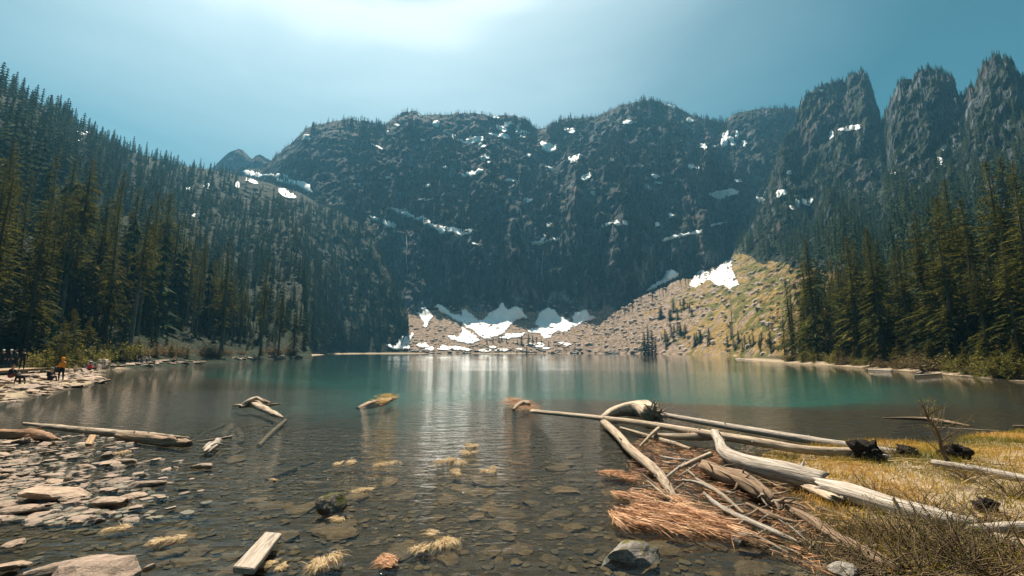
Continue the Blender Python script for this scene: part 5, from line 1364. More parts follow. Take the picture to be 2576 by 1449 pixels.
# red sedge mats at the water's edge
def mat_of(poly, n, direc, L, lab, cat, name, matl, zlo=.0, zhi=.06, spread=.22, tlo=.15, thi=1.0, kind='stuff', w=(.003, .007)):
    P = np.array(pxl(poly)); lo, hi = P.min(0), P.max(0)
    q = np.stack([RNG.uniform(lo[0], hi[0], n * 4), RNG.uniform(lo[1], hi[1], n * 4)], 1)
    q = q[in_poly(q[:, 0] + .45 * fbm(q[:, 0] * 1.3, q[:, 1] * 1.3, 21.0, 3), q[:, 1] + .45 * fbm(q[:, 0] * 1.3, q[:, 1] * 1.3, 31.0, 3), P)]
    q = q[fbm(q[:, 0] * 2.6, q[:, 1] * 2.6, 3.0, 3) + RNG.uniform(-.28, .34, len(q)) > .02][:n]
    n = len(q); a = math.atan2(direc[1], direc[0]) + RNG.normal(0, spread, n) + .35 * fbm(q[:, 0] * 1.1, q[:, 1] * 1.1, 7.0, 2)
    d = unit(np.stack([np.cos(a), np.sin(a), RNG.normal(.03, .09, n)], 1))
    t = np.clip(tlo + (thi - tlo) * RNG.uniform(0, 1, n) + .25 * fbm(q[:, 0] * 2, q[:, 1] * 2, 2.0, 2), 0, 1)
    V, F, T = blades(np.stack([q[:, 0], q[:, 1], RNG.uniform(zlo, zhi, n) + .012], 1), d, RNG.uniform(.5, 1.3, n) * L, RNG.uniform(*w, n), t, .06)
    o = link(name, mesh_np(name, V, F, [matl], attrs={'tint': T}))
    return tag(o, lab, cat, kind=kind)
a0, a1 = gp(1545, 1265), gp(1830, 1365)
fl = (a1 - a0).xy
mat_of([(1528, 1300), (1545, 1262), (1600, 1240), (1680, 1262), (1760, 1292), (1840, 1335), (1862, 1368), (1790, 1352), (1700, 1340), (1620, 1332), (1550, 1325)], 2300, fl, .33, 'bright orange-red sedge combed flat towards the mossy boulder', 'sedge', 'sedge_mat', M_SEDGE, 0, .10, .30, .1, 1.0)
mat_of([(1560, 1190), (1600, 1100), (1700, 1120), (1840, 1150), (1930, 1200), (2010, 1260), (2140, 1370), (2200, 1449), (2000, 1440), (1880, 1370), (1800, 1300), (1700, 1262), (1600, 1225)], 3600, fl, .22, 'dull wet red sedge and rotting stems between the logs', 'sedge', 'wet_sedge', M_SEDGE, -.04, .05, .7, 0.0, .7)
mat_of([(1500, 1192), (1560, 1186), (1596, 1200), (1590, 1212), (1530, 1203)], 420, (1, -.5), .25, 'small floating strip of red sedge beside the slanting log', 'sedge', 'sedge_strip', M_SEDGE, 0, .04, .6, .2, .9)
mat_of([(1262, 1003), (1300, 1005), (1345, 1030), (1330, 1036), (1290, 1028)], 900, (1, -.3), .6, 'brown sedge tuft at the outer tip of the long slender log', 'sedge', 'sedge_tuft', M_SEDGE, 0, .12, .8, .2, .9)
mat_of([(945, 1003), (985, 993), (996, 1003), (955, 1022)], 600, (1, .3), .22, 'yellow grass growing on the short dark log before the teal water', 'grass', 'log_grass', M_GRASS, .03, .14, 2.5, .4, 1.0, w=(.006, .014))
# single tufts standing in the shallows
def tuft(px, py, wpx, hpx, label, mat, seed, direc=None, n=150, group=None, tl=(.3, 1.0)):
    r = np.random.default_rng(seed)
    g = gp(px, py, .02); s = wpx * PS / FPX * g.y * .40; sy = min(hpx * PS / FPX * g.y * 1.6, s * 1.3)
    # several matted lumps, each combed its own way by the water
    m_ = r.integers(3, 6); cen = np.stack([r.uniform(-.75, .75, m_) * s, r.uniform(-.6, .6, m_) * sy], 1); flow = r.normal(-.6, .7, m_); wt_ = r.uniform(.3, 1, m_); wt_ /= wt_.sum()
    w_i = r.choice(m_, n, p=wt_)
    base = np.stack([cen[w_i, 0] + r.normal(0, .16, n) * s, cen[w_i, 1] + r.normal(0, .16, n) * sy, r.uniform(.0, .10, n) * s + .01], 1)
    fa = flow[w_i] + r.normal(0, .45, n)
    d = np.stack([np.sin(fa), -np.cos(fa), r.normal(.06, .14, n)], 1)
    V, F, T = blades(base, unit(d), r.uniform(.3, 1.1, n) * s * .75, r.uniform(.0025, .005, n), r.uniform(*tl, n), .55)
    o = link('grass_tuft', None, loc=(g.x, g.y, 0))
    link('leaves', mesh_np('leaves', V, F, [mat], attrs={'tint': T}), o)
    zb = land(g.x, g.y)
    link('root_clod', CLOD[seed % 3], o, loc=(0, 0, -.02), scale=(s * .5, sy * .5, .035))
    return tag(o, label, 'grass tuft', group)
M_CLOD = m_simple('root_clod', (0.03, 0.018, 0.01), (0.14, 0.08, 0.045), 5.0, 0.9, 0.6, 0.05)
CLOD = [mesh_np('root_clod', *rock_shape(700 + i, 1.0, 2, 14, .2), [M_CLOD]) for i in range(3)]
TUFTS = [(880, 1163, 70, 22, 'straw-coloured tuft floating nearest the split sunken board', M_STRAW), (970, 1166, 72, 24, 'wide pale tuft next to the one by the split sunken board', M_STRAW), (925, 1228, 62, 28, 'solitary straw tuft above the moss-capped boulder', M_STRAW), (853, 1304, 58, 44, 'straw tuft at the foot of the moss-capped boulder', M_STRAW),
         (1112, 1350, 95, 56, 'large splayed golden tuft in the middle of the shallows', M_STRAW), (838, 1408, 115, 52, 'reddish-gold tussock with a twig across it', M_STRAW), (985, 1400, 100, 56, 'pink-topped tussock with blond fringe near the bottom', M_SEDGE), (668, 1420, 62, 44, 'matted blond tuft beside the sawn board', M_STRAW), (716, 1422, 48, 46, 'upright blond tuft second from the sawn board', M_STRAW),
         (422, 1360, 84, 40, 'drooping blond tuft in the sky-reflecting water', M_STRAW), (322, 1323, 78, 30, 'thin straw tuft near the big smooth boulder', M_STRAW), (1135, 1156, 84, 22, 'tuft with a twig at the edge of the rippled water', M_STRAW), (1188, 1120, 62, 16, 'farthest small tuft of the group in the rippled water', M_STRAW), (1178, 1136, 60, 16, 'flat tan tuft just before the farthest small one', M_STRAW), (1242, 1180, 64, 18, 'pale tuft above the broad tan sunken slab', M_STRAW),
         (1140, 1186, 50, 16, 'small tuft below the one with a twig', M_STRAW), (314, 1136, 58, 26, 'blond mop of grass on the flat stone by the long ragged log', M_STRAW), (1062, 1376, 70, 30, 'thin strands beside the pink-topped tussock', M_STRAW), (690, 1205, 26, 10, 'wisp of straw by the sunken split board', M_STRAW)]
for i, (x, y, w_, h_, lab, mt) in enumerate(TUFTS):
    tuft(x, y, w_, h_, lab, mt, 800 + i, n=420 if w_ > 80 else 240)

# shrubs
M_TWIG = m_simple('twig_bark', (0.05, 0.032, 0.02), (0.20, 0.14, 0.085), 6.0, 0.8, 0.3, 0.01)
M_TWIG_PALE = m_simple('dead_twig', (0.16, 0.11, 0.07), (0.42, 0.32, 0.22), 6.0, 0.8, 0.3, 0.01)
M_LEAF = m_blade('spring_leaf', [(0.0, (0.07, 0.075, 0.015)), (0.6, (0.18, 0.17, 0.03)), (1.0, (0.34, 0.28, 0.06))], .45)
M_BROWNLEAF = m_blade('brown_twig_leaf', [(0.0, (0.06, 0.045, 0.02)), (0.5, (0.17, 0.12, 0.05)), (1.0, (0.32, 0.22, 0.10))], .4)
def shrub_variant(seed, n=24, L=1.3, leaves=500, spread=.75, lean=(0, 0), thick=.011, lsz=.03, bark=None, leafm=None):
    r = np.random.default_rng(seed); SV = []; SQ = []; ST = []; off = 0; tips = []
    for k in range(n):
        a = r.uniform(0, 6.283); el = r.uniform(.25, 1.2)
        d = np.array([math.cos(a) * spread + lean[0], math.sin(a) * spread + lean[1], el]); d /= np.linalg.norm(d)
        p = np.array([r.normal(0, .12), r.normal(0, .12), -.03]) * L; pts = [p]; ln = L * r.uniform(.5, 1.15)
        for s in range(5):
            d = d + r.normal(0, .16, 3) + np.array([0, 0, -.03]); d /= np.linalg.norm(d)
            p = p + d * ln / 5; pts.append(p)
        rad = thick * L * np.array([1, .85, .65, .5, .35, .15])
        V, Q, T = tube_np(pts, rad, 4); SV.append(V); SQ.append(Q + off); ST.append(T + off); off += len(V)
        tips += pts[2:]
        for b_ in range(4):
            i = r.integers(1, 5); dd = d + r.normal(0, .7, 3); dd /= np.linalg.norm(dd); q = pts[i]
            l2 = ln * r.uniform(.12, .4)
            V, Q, T = tube_np([q, q + dd * l2 * .5, q + dd * l2 + [0, 0, .05 * l2]], [rad[i] * .6, rad[i] * .4, rad[i] * .15], 3)
            SV.append(V); SQ.append(Q + off); ST.append(T + off); off += len(V); tips += [q + dd * l2 * .5, q + dd * l2]
    stems = mesh_np('stems', np.concatenate(SV), [np.concatenate(SQ), np.concatenate(ST)], [bark or M_TWIG], smooth=True)
    tips = np.array(tips); c = tips[r.integers(0, len(tips), leaves)] + r.normal(0, .02 * L, (leaves, 3))
    d = unit(r.normal(0, 1, (leaves, 3)) + [0, 0, .5]); s = unit(np.cross(d, r.normal(0, 1, (leaves, 3))))
    ll = r.uniform(.5, 1.2, (leaves, 1)) * lsz
    V = np.stack([c, c + d * ll * .5 + s * ll * .3, c + d * ll, c + d * ll * .5 - s * ll * .3], 1).reshape(-1, 3)
    lv = mesh_np('leaves', V, np.arange(leaves * 4).reshape(-1, 4), [leafm or M_LEAF], attrs={'tint': np.repeat(r.uniform(0, 1, leaves), 4)})
    return stems, lv
BRUSH = [shrub_variant(850 + i, 44, 1.15, 620, .9, (-.25, -.15), .013, .035) for i in range(3)]
DEADBRUSH = [shrub_variant(855 + i, 50, 1.1, 60, 1.3, (-.3, -.2), .012, .03, M_TWIG_PALE, M_BROWNLEAF) for i in range(2)]
BUSH = [shrub_variant(860 + i, 40, 1.0, 1500, .8, (0, 0), .012, .07, M_TWIG, M_BROWNLEAF) for i in range(2)] + [shrub_variant(870 + i, 40, 1.0, 1700, .8, (0, 0), .012, .075, M_TWIG, M_LEAF) for i in range(2)]
def shrub(name, var, px, py, size, label, group=None, cat='shrub', flat=1.0):
    hq = hit(px, py); g = hq[0]
    e = link(name, None, loc=g, rot=(0, 0, random.uniform(0, 6.28)), scale=(size, size, size * flat))
    link('stems', var[0], e); link('leaves', var[1], e)
    return tag(e, label, cat, group)
rv = random.Random(31)
for i, (x, y, s_) in enumerate([(2060, 1400, .9), (2130, 1372, .8), (2195, 1350, .9), (2210, 1425, 1.0), (2290, 1370, 1.1), (2345, 1405, 1.1), (2400, 1350, .9), (2440, 1420, 1.2), (2510, 1385, 1.1), (2570, 1430, 1.2), (2310, 1447, 1.0), (2130, 1447, .8), (2490, 1449, 1.1)]):
    shrub('twiggy_shrub', BRUSH[i % 3], x, y, s_ * .62, f"{'large' if s_ > 1.05 else 'small' if s_ < .85 else 'middling'} leafing twig bush {'at the bottom edge' if y > 1415 else 'before the thick log'}, {'near the pale stone' if x < 2200 else 'in the middle of the brush' if x < 2380 else 'towards the picture corner'}", 'brush in front of the thick white logs')
for i, (x, y, s_) in enumerate([(2010, 1330, .7), (2090, 1420, .8), (2170, 1400, .8), (2250, 1440, .9), (2380, 1440, 1.0), (2060, 1445, .7), (2330, 1300, .5), (2480, 1240, .6), (2300, 1230, .5), (2420, 1230, .5), (2540, 1300, .6)]):
    shrub('dead_brush', DEADBRUSH[i % 2], x, y, s_ * .62, 'heap of bare dead twigs lying in the meadow brush', 'heaps of dead twigs', 'brush', .35)
for i, (x, y, s_) in enumerate([(2240, 1150, .55), (2330, 1290, .5), (2480, 1320, .55), (2555, 1250, .7), (2215, 1260, .5), (2440, 1210, .5)]):
    shrub('slender_shrub', BRUSH[i % 3], x, y, s_, 'thin upright twigs with tiny leaves on the meadow behind the thick logs', 'thin twigs on the meadow')
# the bare sapling
def sapling():
    g = hit(2392, 1172)[0]; top = dp(2318, 1012, g.y)
    r = np.random.default_rng(44)
    e = link('bare_sapling', None, loc=g)
    P0 = np.zeros(3); P1 = np.array(top - g); pts = [P0, P1 * .25 + [-.03, 0, .0], P1 * .5 + [.04, 0, 0], P1 * .75 + [-.01, 0, 0], P1]
    me, C, *_ = wood_mesh('trunk', pts, [.045, .036, .028, .02, .012], M_TWIG, 3, 8, .1, 20)
    link('trunk', me, e)
    for k in range(34):
        i = r.integers(3, 19); sgn = r.choice([-1, 1]); d = np.array([sgn * r.uniform(.5, 1), r.normal(0, .5), r.uniform(.1, .9)]); d /= np.linalg.norm(d)
        L = r.uniform(.35, .95) * (1.1 - i / 24); q = C[i]
        V, Q, T = tube_np([q, q + d * L * .4 + [0, 0, .02], q + d * L * .7 + [0, 0, .10 * L], q + d * L + [0, 0, .25 * L]], [.010, .008, .006, .003], 4)
        b_ = link('branch', mesh_np('branch', V, [Q, T], [M_TWIG], smooth=True), e)
        nl = 14; c = q + d * (r.uniform(.3, 1, (nl, 1)) * L) + [0, 0, .12 * L] + r.normal(0, .02, (nl, 3)); dd = unit(r.normal(0, 1, (nl, 3)) + [0, 0, .6]); s = unit(np.cross(dd, r.normal(0, 1, (nl, 3)))); ll = r.uniform(.015, .035, (nl, 1))
        V = np.stack([c, c + dd * ll * .5 + s * ll * .35, c + dd * ll, c + dd * ll * .5 - s * ll * .35], 1).reshape(-1, 3)
        link('leaves', mesh_np('leaves', V, np.arange(nl * 4).reshape(-1, 4), [M_LEAF], attrs={'tint': np.repeat(r.uniform(.2, 1, nl), 4)}), b_)
    tag(e, 'bare dark sapling leaning over the logs with sparse new leaves', 'sapling')
sapling()
# bushes along the far edges of the forest
for i in range(30):
    x = rv.uniform(92, 740); yb = np.interp(x, [0, 250, 300, 430, 548, 650, 745], [940, 922, 907, 901, 899, 898, 895]); y = yb - rv.uniform(2, 8)
    shrub('lakeside_bush', BUSH[i % 2 if x > 330 else 2 + i % 2], x, y, rv.uniform(2.0, 3.8), f'brown budding bush at the forest edge {sector(*gp(x, yb + 8).xy, LEFT_SECT)}' if x > 330 else 'yellow-green bush between the boardwalk and the beach forest', 'budding bushes along the shaded forest' if x > 330 else 'yellow-green bushes near the boardwalk', 'bush')
for i in range(26):
    x = rv.uniform(1960, 2600); yb = np.interp(x, [1950, 2060, 2200, 2400, 2600], [907, 914, 923, 939, 960]); y = yb - rv.uniform(0, 8)
    shrub('bankside_bush', BUSH[rv.choice([0, 1, 2, 2, 3])], x, y, rv.uniform(1.6, 3.2), f'low ochre bush on the bank {sector(*gp(x, yb).xy, RIGHT_SECT)}', 'ochre bushes below the dark stand', 'bush')
for i in range(46):
    x = rv.uniform(1660, 2010); y = rv.uniform(700, 885)
    if y < 690 + abs(x - 1900) * .25: continue
    shrub('hillside_bush', BUSH[rv.choice([0, 2, 3])], x, y, rv.uniform(1.5, 3.2), 'yellow-green bush dotted on the sunny grassy fan', 'bushes on the grassy fan', 'bush')
g = hit(2445, 760)[0]
for (x, y, Y, s_, lab) in [(2455, 730, 70, 8.5, 'glowing yellow-green broadleaf tree among the dark conifers'), (2170, 800, 95, 5.5, 'small yellow-green broadleaf tree showing between the dark trunks')]:
    p = dp(x, y, Y); z = land(p.x, p.y)
    e = link('broadleaf_tree', None, loc=(p.x, p.y, max(z, p.z - s_ * .5)), scale=(s_ * .5, s_ * .5, s_))
    link('trunk', BUSH[2][0], e); link('crown', BUSH[2][1], e)
    tag(e, lab, 'broadleaf tree')
# ------------------------------------------------------------------ people, dog and boardwalk
SKINC = m_simple('skin', (0.42, 0.24, 0.17), (0.55, 0.34, 0.25), 8, 0.6, 0.05, 0.01)
def cloth(name, c):
    return m_simple(name, tuple(v * .75 for v in c), tuple(min(1, v * 1.15) for v in c), 14, 0.85, 0.3, 0.01, 0.15)
CL = {'orange': cloth('orange_cloth', (0.80, 0.27, 0.02)), 'black': cloth('black_cloth', (0.012, 0.012, 0.015)), 'white': cloth('white_cloth', (0.75, 0.74, 0.72)), 'beige': cloth('beige_cloth', (0.62, 0.47, 0.32)), 'red': cloth('red_cloth', (0.65, 0.04, 0.07)),
      'navy': cloth('navy_cloth', (0.03, 0.04, 0.07)), 'grey': cloth('grey_cloth', (0.2, 0.2, 0.21)), 'denim': cloth('denim_cloth', (0.07, 0.10, 0.17)), 'maroon': cloth('maroon_cloth', (0.16, 0.04, 0.04)), 'brownhair': cloth('brown_hair', (0.05, 0.028, 0.016)), 'blond': cloth('fair_hair', (0.42, 0.28, 0.13))}
def skin_mesh(name, verts, edges, radii, mats, labels, sub=1, root=0):
    me = bpy.data.meshes.new(name + '_cage'); me.from_pydata([tuple(v) for v in verts], edges, [])
    ob = bpy.data.objects.new(name + '_cage', me); COL.objects.link(ob)
    md = ob.modifiers.new('skin', 'SKIN'); md.use_smooth_shade = True
    for i, r in enumerate(radii):
        sv = me.skin_vertices[0].data[i]; sv.radius = (r, r); sv.use_root = (i == root)
    sm = ob.modifiers.new('sub', 'SUBSURF'); sm.levels = sub; sm.render_levels = sub
    dg = bpy.context.evaluated_depsgraph_get()
    out = bpy.data.meshes.new_from_object(ob.evaluated_get(dg))
    bpy.data.objects.remove(ob); bpy.data.meshes.remove(me)
    out.name = name; out.materials.clear()
    for m in mats: out.materials.append(m)
    pts = []; lab = []
    for a, b in edges:
        for t in (.1, .3, .5, .7, .9):
            pts.append(np.array(verts[a]) * (1 - t) + np.array(verts[b]) * t); lab.append(labels[b] if t > .25 else labels[a])
    pts = np.array(pts); lab = np.array(lab)
    for p in out.polygons:
        c = np.array(p.center); p.material_index = int(lab[np.argmin(((pts - c) ** 2).sum(1))]); p.use_smooth = True
    return out
def person(loc, face, pose, top, legs, label, hair='brownhair', hat=None, group=None, hood=False, scale=1.0):
    """pose: stand, hold (forearm forward) or sit; face: heading in degrees, 0 looks along +X"""
    v = {}; 
    if pose == 'sit':
        z0 = .16; v['pel'] = (0, 0, z0); v['spn'] = (.0, 0, z0 + .22); v['chs'] = (.06, 0, z0 + .42); v['nek'] = (.10, 0, z0 + .56); v['hdb'] = (.12, 0, z0 + .64); v['hdt'] = (.13, 0, z0 + .80)
        for s, n in ((1, 'l'), (-1, 'r')):
            v['sho' + n] = (.06, .17 * s, z0 + .47); v['elb' + n] = (.16, .24 * s, z0 + .22); v['wri' + n] = (.36, .14 * s, z0 + .26); v['pal' + n] = (.43, .10 * s, z0 + .27)
            v['hip' + n] = (.03, .10 * s, z0 - .02); v['kne' + n] = (.44, .14 * s, z0 + .24); v['ank' + n] = (.62, .13 * s, z0 - .10); v['toe' + n] = (.78, .15 * s, z0 - .13)
    else:
        v['pel'] = (0, 0, .93); v['spn'] = (0, 0, 1.12); v['chs'] = (.01, 0, 1.32); v['nek'] = (.02, 0, 1.47); v['hdb'] = (.035, 0, 1.55); v['hdt'] = (.045, 0, 1.70)
        for s, n in ((1, 'l'), (-1, 'r')):
            v['sho' + n] = (.0, .18 * s, 1.40)
            if pose == 'hold': v['elb' + n] = (.04, .25 * s, 1.12); v['wri' + n] = (.28, .17 * s, 1.08); v['pal' + n] = (.36, .13 * s, 1.09)
            else: v['elb' + n] = (-.03, .26 * s, 1.12); v['wri' + n] = (.06, .26 * s, .88); v['pal' + n] = (.08, .25 * s, .80)
            v['hip' + n] = (0, .095 * s, .90); v['kne' + n] = (.03 + .04 * s, .11 * s, .50); v['ank' + n] = (-.02 + .05 * s, .11 * s, .08); v['toe' + n] = (.15 + .05 * s, .14 * s, .03)
    hd = Vector(v['hdt']) - Vector(v['hdb']); hm = (Vector(v['hdb']) + Vector(v['hdt'])) / 2
    v['nos'] = tuple(hm + Vector((.105, 0, -.01)))
    rad = dict(pel=.13, spn=.115, chs=.135, nek=.05, hdb=.075, hdt=.085, nos=.014)
    E = [('pel', 'spn'), ('spn', 'chs'), ('chs', 'nek'), ('nek', 'hdb'), ('hdb', 'hdt')]
    lab = dict(pel=1, spn=0, chs=0, nek=2, hdb=2, hdt=2)
    v.pop('nos')
    for n in 'lr':
        rad.update({'sho' + n: .065, 'elb' + n: .045, 'wri' + n: .03, 'pal' + n: .032, 'hip' + n: .10, 'kne' + n: .065, 'ank' + n: .042, 'toe' + n: .035})
        lab.update({'sho' + n: 0, 'elb' + n: 0, 'wri' + n: 0, 'pal' + n: 2, 'hip' + n: 1, 'kne' + n: 1, 'ank' + n: 1, 'toe' + n: 3})
        E += [('chs', 'sho' + n), ('sho' + n, 'elb' + n), ('elb' + n, 'wri' + n), ('wri' + n, 'pal' + n), ('pel', 'hip' + n), ('hip' + n, 'kne' + n), ('kne' + n, 'ank' + n), ('ank' + n, 'toe' + n)]
        w = np.array(v['wri' + n]); p = np.array(v['pal' + n]); d = (p - w) / np.linalg.norm(p - w)
        sd = np.cross(d, [0, 0, 1.0]); sd = sd / (np.linalg.norm(sd) + 1e-9) if np.linalg.norm(sd) > .2 else np.array([1.0, 0, 0])
        cu = np.cross(sd, d)
        for k, (o_, L_) in enumerate([(-.03, .075), (-.01, .085), (.01, .08), (.03, .065)]):
            a, b_ = f'f{k}a{n}', f'f{k}b{n}'
            v[a] = tuple(p + sd * o_ + d * L_ * .55); v[b_] = tuple(p + sd * o_ * 1.1 + d * L_ + cu * -.02)
            rad[a] = .010; rad[b_] = .008; lab[a] = lab[b_] = 2; E += [('pal' + n, a), (a, b_)]
        a = f'th{n}'; v[a] = tuple(w * .4 + p * .6 + sd * -.055 + d * .03); rad[a] = .011; lab[a] = 2; E.append(('pal' + n, a))
    keys = list(v); ix = {k: i for i, k in enumerate(keys)}
    shoe = CL['black'] if legs != 'black' else CL['grey']
    body = skin_mesh('body', [v[k] for k in keys], [(ix[a], ix[b_]) for a, b_ in E], [rad[k] for k in keys], [CL[top], CL[legs], SKINC, shoe], [lab[k] for k in keys], 1, ix['pel'])
    e = link('person', None, loc=loc, rot=(0, 0, R(face)), scale=(scale,) * 3)
    link('body', body, e)
    def blob(name, c, s, mat, seed, cut=None):
        bm = bmesh.new(); bmesh.ops.create_icosphere(bm, subdivisions=2, radius=1.0)
        if cut is not None: bmesh.ops.delete(bm, geom=[q for q in bm.verts if q.co.x > cut and q.co.z < .15], context='VERTS')
        for q in bm.verts: q.co *= 1 + .05 * math.sin(q.co.z * 7 + seed)
        me = bpy.data.meshes.new(name); bm.to_mesh(me); bm.free(); me.materials.append(mat)
        for p in me.polygons: p.use_smooth = True
        return link(name, me, e, loc=c, scale=s)
    if hood: blob('hood', hm + Vector((-.015, 0, .02)), (.135, .125, .17), CL[top], 1, .25)
    else: blob('hair', hm + Vector((-.022, 0, .03)), (.112, .098, .13), CL[hair], 2, .2)
    if hat:
        blob('hat', hm + Vector((.0, 0, .095)), (.115, .105, .075), CL[hat], 3)
        bm = bmesh.new(); bmesh.ops.create_cone(bm, cap_ends=True, segments=14, radius1=1, radius2=.9, depth=.16)
        me = bpy.data.meshes.new('hat_brim'); bm.to_mesh(me); bm.free(); me.materials.append(CL[hat])
        link('hat_brim', me, e, loc=hm + Vector((.05, 0, .07)), scale=(.13, .10, .1))
    nm = blob('nose', hm + Vector((.092, 0, -.005)), (.022, .014, .022), SKINC, 4)
    for s in (-1, 1): blob('eye', hm + Vector((.083, .03 * s, .02)), (.010, .012, .009), CL['black'], 5)
    return tag(e, label, 'person', group)
def ground_at(px, py, z=None):
    if z is not None: return gp(px, py, z)
    return hit(px, py)[0]
def stand_on(px, py, z):
    g = gp(px, py, z); return g
STONE_SITES = []
person(gp(152, 958, .28), 178, 'hold', 'orange', 'black', 'standing person in a bright orange hooded jacket and black trousers on the rocky spit', hood=True)
person(gp(124, 958, .30), -20, 'sit', 'black', 'black', 'person in black with a white-banded cap sitting on the rocks beside the one in orange', hat='grey')
person(gp(186, 937, .42), 60, 'sit', 'beige', 'grey', 'person in a beige top with dark hair sitting on the spit boulders')
person(gp(222, 934, .45), 75, 'sit', 'red', 'black', 'person in a red top and white cap sitting at the end of the spit', hat='white')
person(gp(24, 953, .60), 10, 'sit', 'black', 'maroon', 'person in dark clothes sitting in front of the boardwalk')
DECK = .85
for (x, y, f, top, legs, hat, lab) in [(4, 922, -60, 'black', 'black', 'white', 'standing person in black with a white hat, outermost of the boardwalk group'), (21, 923, 20, 'black', 'navy', 'white', 'standing person in black with a white cap, second in the boardwalk group'), (36, 922, 200, 'navy', 'black', None, 'standing person in navy at the back of the boardwalk group'), (54, 929, 160, 'black', 'black', None, 'tall standing person in black nearest the tip of the boardwalk')]:
    person(gp(x, y, DECK), f, 'stand', top, legs, lab, hat=hat, scale=1.05)
for (x, y, f, top, legs, hair, lab) in [(341, 913, -10, 'navy', 'navy', 'blond', 'fair-haired person in navy sitting at the near end of the beach group'), (354, 914, 30, 'grey', 'denim', 'brownhair', 'person in grey reclining second in the beach group'), (364, 911, -30, 'white', 'black', 'brownhair', 'person in a white top sitting third in the beach group'), (377, 909, 200, 'beige', 'grey', 'blond', 'fair-haired person in beige sitting at the far end of the beach group'),
                                         (435, 912, -20, 'beige', 'navy', 'brownhair', 'person in beige of the pair sitting farther along the beach'), (443, 912, 200, 'navy', 'black', 'blond', 'person in navy of the pair sitting farther along the beach'),
                                         (614, 903, -40, 'white', 'black', 'brownhair', 'person in white sitting on the shaded shore before a bare trunk'), (640, 902, 200, 'grey', 'navy', 'brownhair', 'person in grey sitting on the shaded shore'), (675, 901, -30, 'white', 'black', 'brownhair', 'person in white beside the one in red on the sunlit point rock'), (684, 901, 210, 'red', 'navy', 'brownhair', 'person in red sitting on the sunlit rock of the wooded point')]:
    h = hit(x, y)[0]
    person(h + Vector((0, 0, .05)), f, 'sit', top, legs, lab, hair=hair, scale=1.12)
# dog
def dog():
    V = dict(pel=(-.30, 0, .50), mid=(0, 0, .47), chs=(.28, 0, .50), nek=(.42, 0, .66), hed=(.50, 0, .76), muz=(.66, 0, .72), tl1=(-.42, 0, .52), tl2=(-.58, 0, .42))
    Rr = dict(pel=.10, mid=.095, chs=.125, nek=.075, hed=.075, muz=.035, tl1=.03, tl2=.015)
    E = [('pel', 'mid'), ('mid', 'chs'), ('chs', 'nek'), ('nek', 'hed'), ('hed', 'muz'), ('pel', 'tl1'), ('tl1', 'tl2')]
    for s, n in ((1, 'l'), (-1, 'r')):
        V.update({'kn' + n: (-.20, .10 * s, .34), 'hk' + n: (-.38, .10 * s, .18), 'pw' + n: (-.33, .10 * s, .02), 'eb' + n: (.24, .10 * s, .32), 'wr' + n: (.28, .10 * s, .15), 'fp' + n: (.31, .10 * s, .02), 'er' + n: (.47, .07 * s, .85)})
        Rr.update({'kn' + n: .06, 'hk' + n: .028, 'pw' + n: .03, 'eb' + n: .045, 'wr' + n: .028, 'fp' + n: .032, 'er' + n: .02})
        E += [('pel', 'kn' + n), ('kn' + n, 'hk' + n), ('hk' + n, 'pw' + n), ('chs', 'eb' + n), ('eb' + n, 'wr' + n), ('wr' + n, 'fp' + n), ('hed', 'er' + n)]
    k = list(V); ix = {a: i for i, a in enumerate(k)}
    me = skin_mesh('dog', [V[a] for a in k], [(ix[a], ix[b_]) for a, b_ in E], [Rr[a] for a in k], [CL['black']], [0] * len(k), 1, 0)
    tag(link('dog', me, loc=gp(48, 967, .25), rot=(0, 0, R(160)), scale=(1.15,) * 3), 'black dog standing on the slabs below the boardwalk', 'dog')
dog()
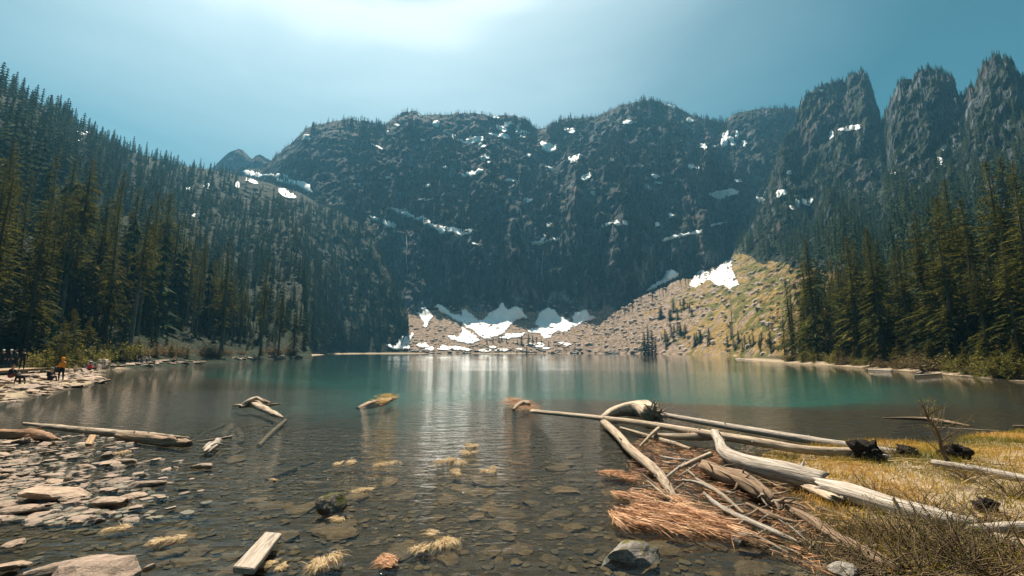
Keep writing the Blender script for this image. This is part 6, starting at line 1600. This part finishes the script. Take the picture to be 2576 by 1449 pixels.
# boardwalk
M_DECK = m_wood('deck_plank', (0.38, 0.27, 0.17), (0.56, 0.41, 0.27), (0.68, 0.53, 0.37), 1.5)
def boardwalk():
    a = gp(82, 925, DECK); b_ = gp(-130, 938, DECK)
    d = (b_ - a).normalized(); n = Vector((0, 0, 1)).cross(d); L = (b_ - a).length
    e = link('boardwalk', None, loc=a)
    if n.y > 0: n = -n
    W = 3.0; k = int(L / .16)
    bm = bmesh.new(); bmesh.ops.create_cube(bm, size=1.0)
    bmesh.ops.scale(bm, vec=(.15, W, .05), verts=bm.verts); bmesh.ops.bevel(bm, geom=list(bm.edges), offset=.006, segments=1, affect='EDGES')
    me = bpy.data.meshes.new('plank'); bm.to_mesh(me); bm.free(); me.materials.append(M_DECK)
    at = me.attributes.new('grain', 'FLOAT_VECTOR', 'POINT'); at.data.foreach_set('vector', np.array([[v.co.x, v.co.z, v.co.y] for v in me.vertices], np.float32).ravel())
    ang = math.atan2(d.y, d.x)
    for i in range(min(k, 150)):
        c = d * (.08 + i * .16) + n * (W * .12)
        link('plank', me, e, loc=(c.x, c.y, -.028 + .004 * math.sin(i * 2.3)), rot=(0, 0, ang))
    def beam(name, p0, p1, w, h):
        bm = bmesh.new(); bmesh.ops.create_cube(bm, size=1.0); me = bpy.data.meshes.new(name); 
        bmesh.ops.scale(bm, vec=((p1 - p0).length, w, h), verts=bm.verts); bm.to_mesh(me); bm.free(); me.materials.append(M_BARK)
        link(name, me, e, loc=(p0 + p1) / 2, rot=(p1 - p0).to_track_quat('X', 'Z').to_euler())
    for s in (-.9, 1.3):
        p0 = n * s + Vector((0, 0, -.16)); beam('joist', p0, p0 + d * L, .12, .2)
        for i in range(5):
            q = p0 + d * (L * i / 4.4 + .4); beam('post', q + Vector((0, 0, -.1)), q + Vector((0, 0, -1.3)), .14, .14)
    tag(e, 'low wooden boardwalk where the dark-clad group stands', 'boardwalk')
boardwalk()
def signboard():
    g = gp(60, 914, .75)
    e = link('sign_board', None, loc=g)
    for s in (-.42, .42):
        V, Q, T = tube_np([(s, 0, -.8), (s, 0, .8), (s, 0, 1.75)], [.045, .045, .045], 8); link('post', mesh_np('post', V, [Q, T], [M_BARK], smooth=True), e)
    bm = bmesh.new(); bmesh.ops.create_cube(bm, size=1.0); bmesh.ops.scale(bm, vec=(.95, .05, .62), verts=bm.verts); bmesh.ops.bevel(bm, geom=list(bm.edges), offset=.012, segments=2, affect='EDGES')
    me = bpy.data.meshes.new('panel'); bm.to_mesh(me); bm.free(); me.materials.append(m_simple('sign_panel', (0.42, 0.38, 0.32), (0.55, 0.5, 0.43), 4, .7, .1, .01))
    link('panel', me, e, loc=(0, -.08, 1.55))
    tag(e, 'weathered pale notice board on two posts behind the boardwalk group', 'sign')
signboard()
# ------------------------------------------------------------------ haze
def make_haze():
    m, nt = new_mat('haze'); b = NT(nt)
    v = b.n('ShaderNodeVolumePrincipled', {'Color': (0.22, 0.64, 1.0, 1), 'Density': 0.00020, 'Anisotropy': 0.2})
    b.n('ShaderNodeOutputMaterial', {'Volume': v.outputs[0]})
    bm = bmesh.new(); bmesh.ops.create_cube(bm, size=1.0)
    me = bpy.data.meshes.new('haze'); bm.to_mesh(me); bm.free()
    me.materials.append(m)
    lo = Vector((-1500, -60, -14)); hi = Vector((1500, 1300, 700))
    o = link('haze', me, loc=(lo + hi) / 2, scale=hi - lo)
    tag(o, 'thin blue haze hanging in the basin air', 'haze', kind='stuff')
make_haze()
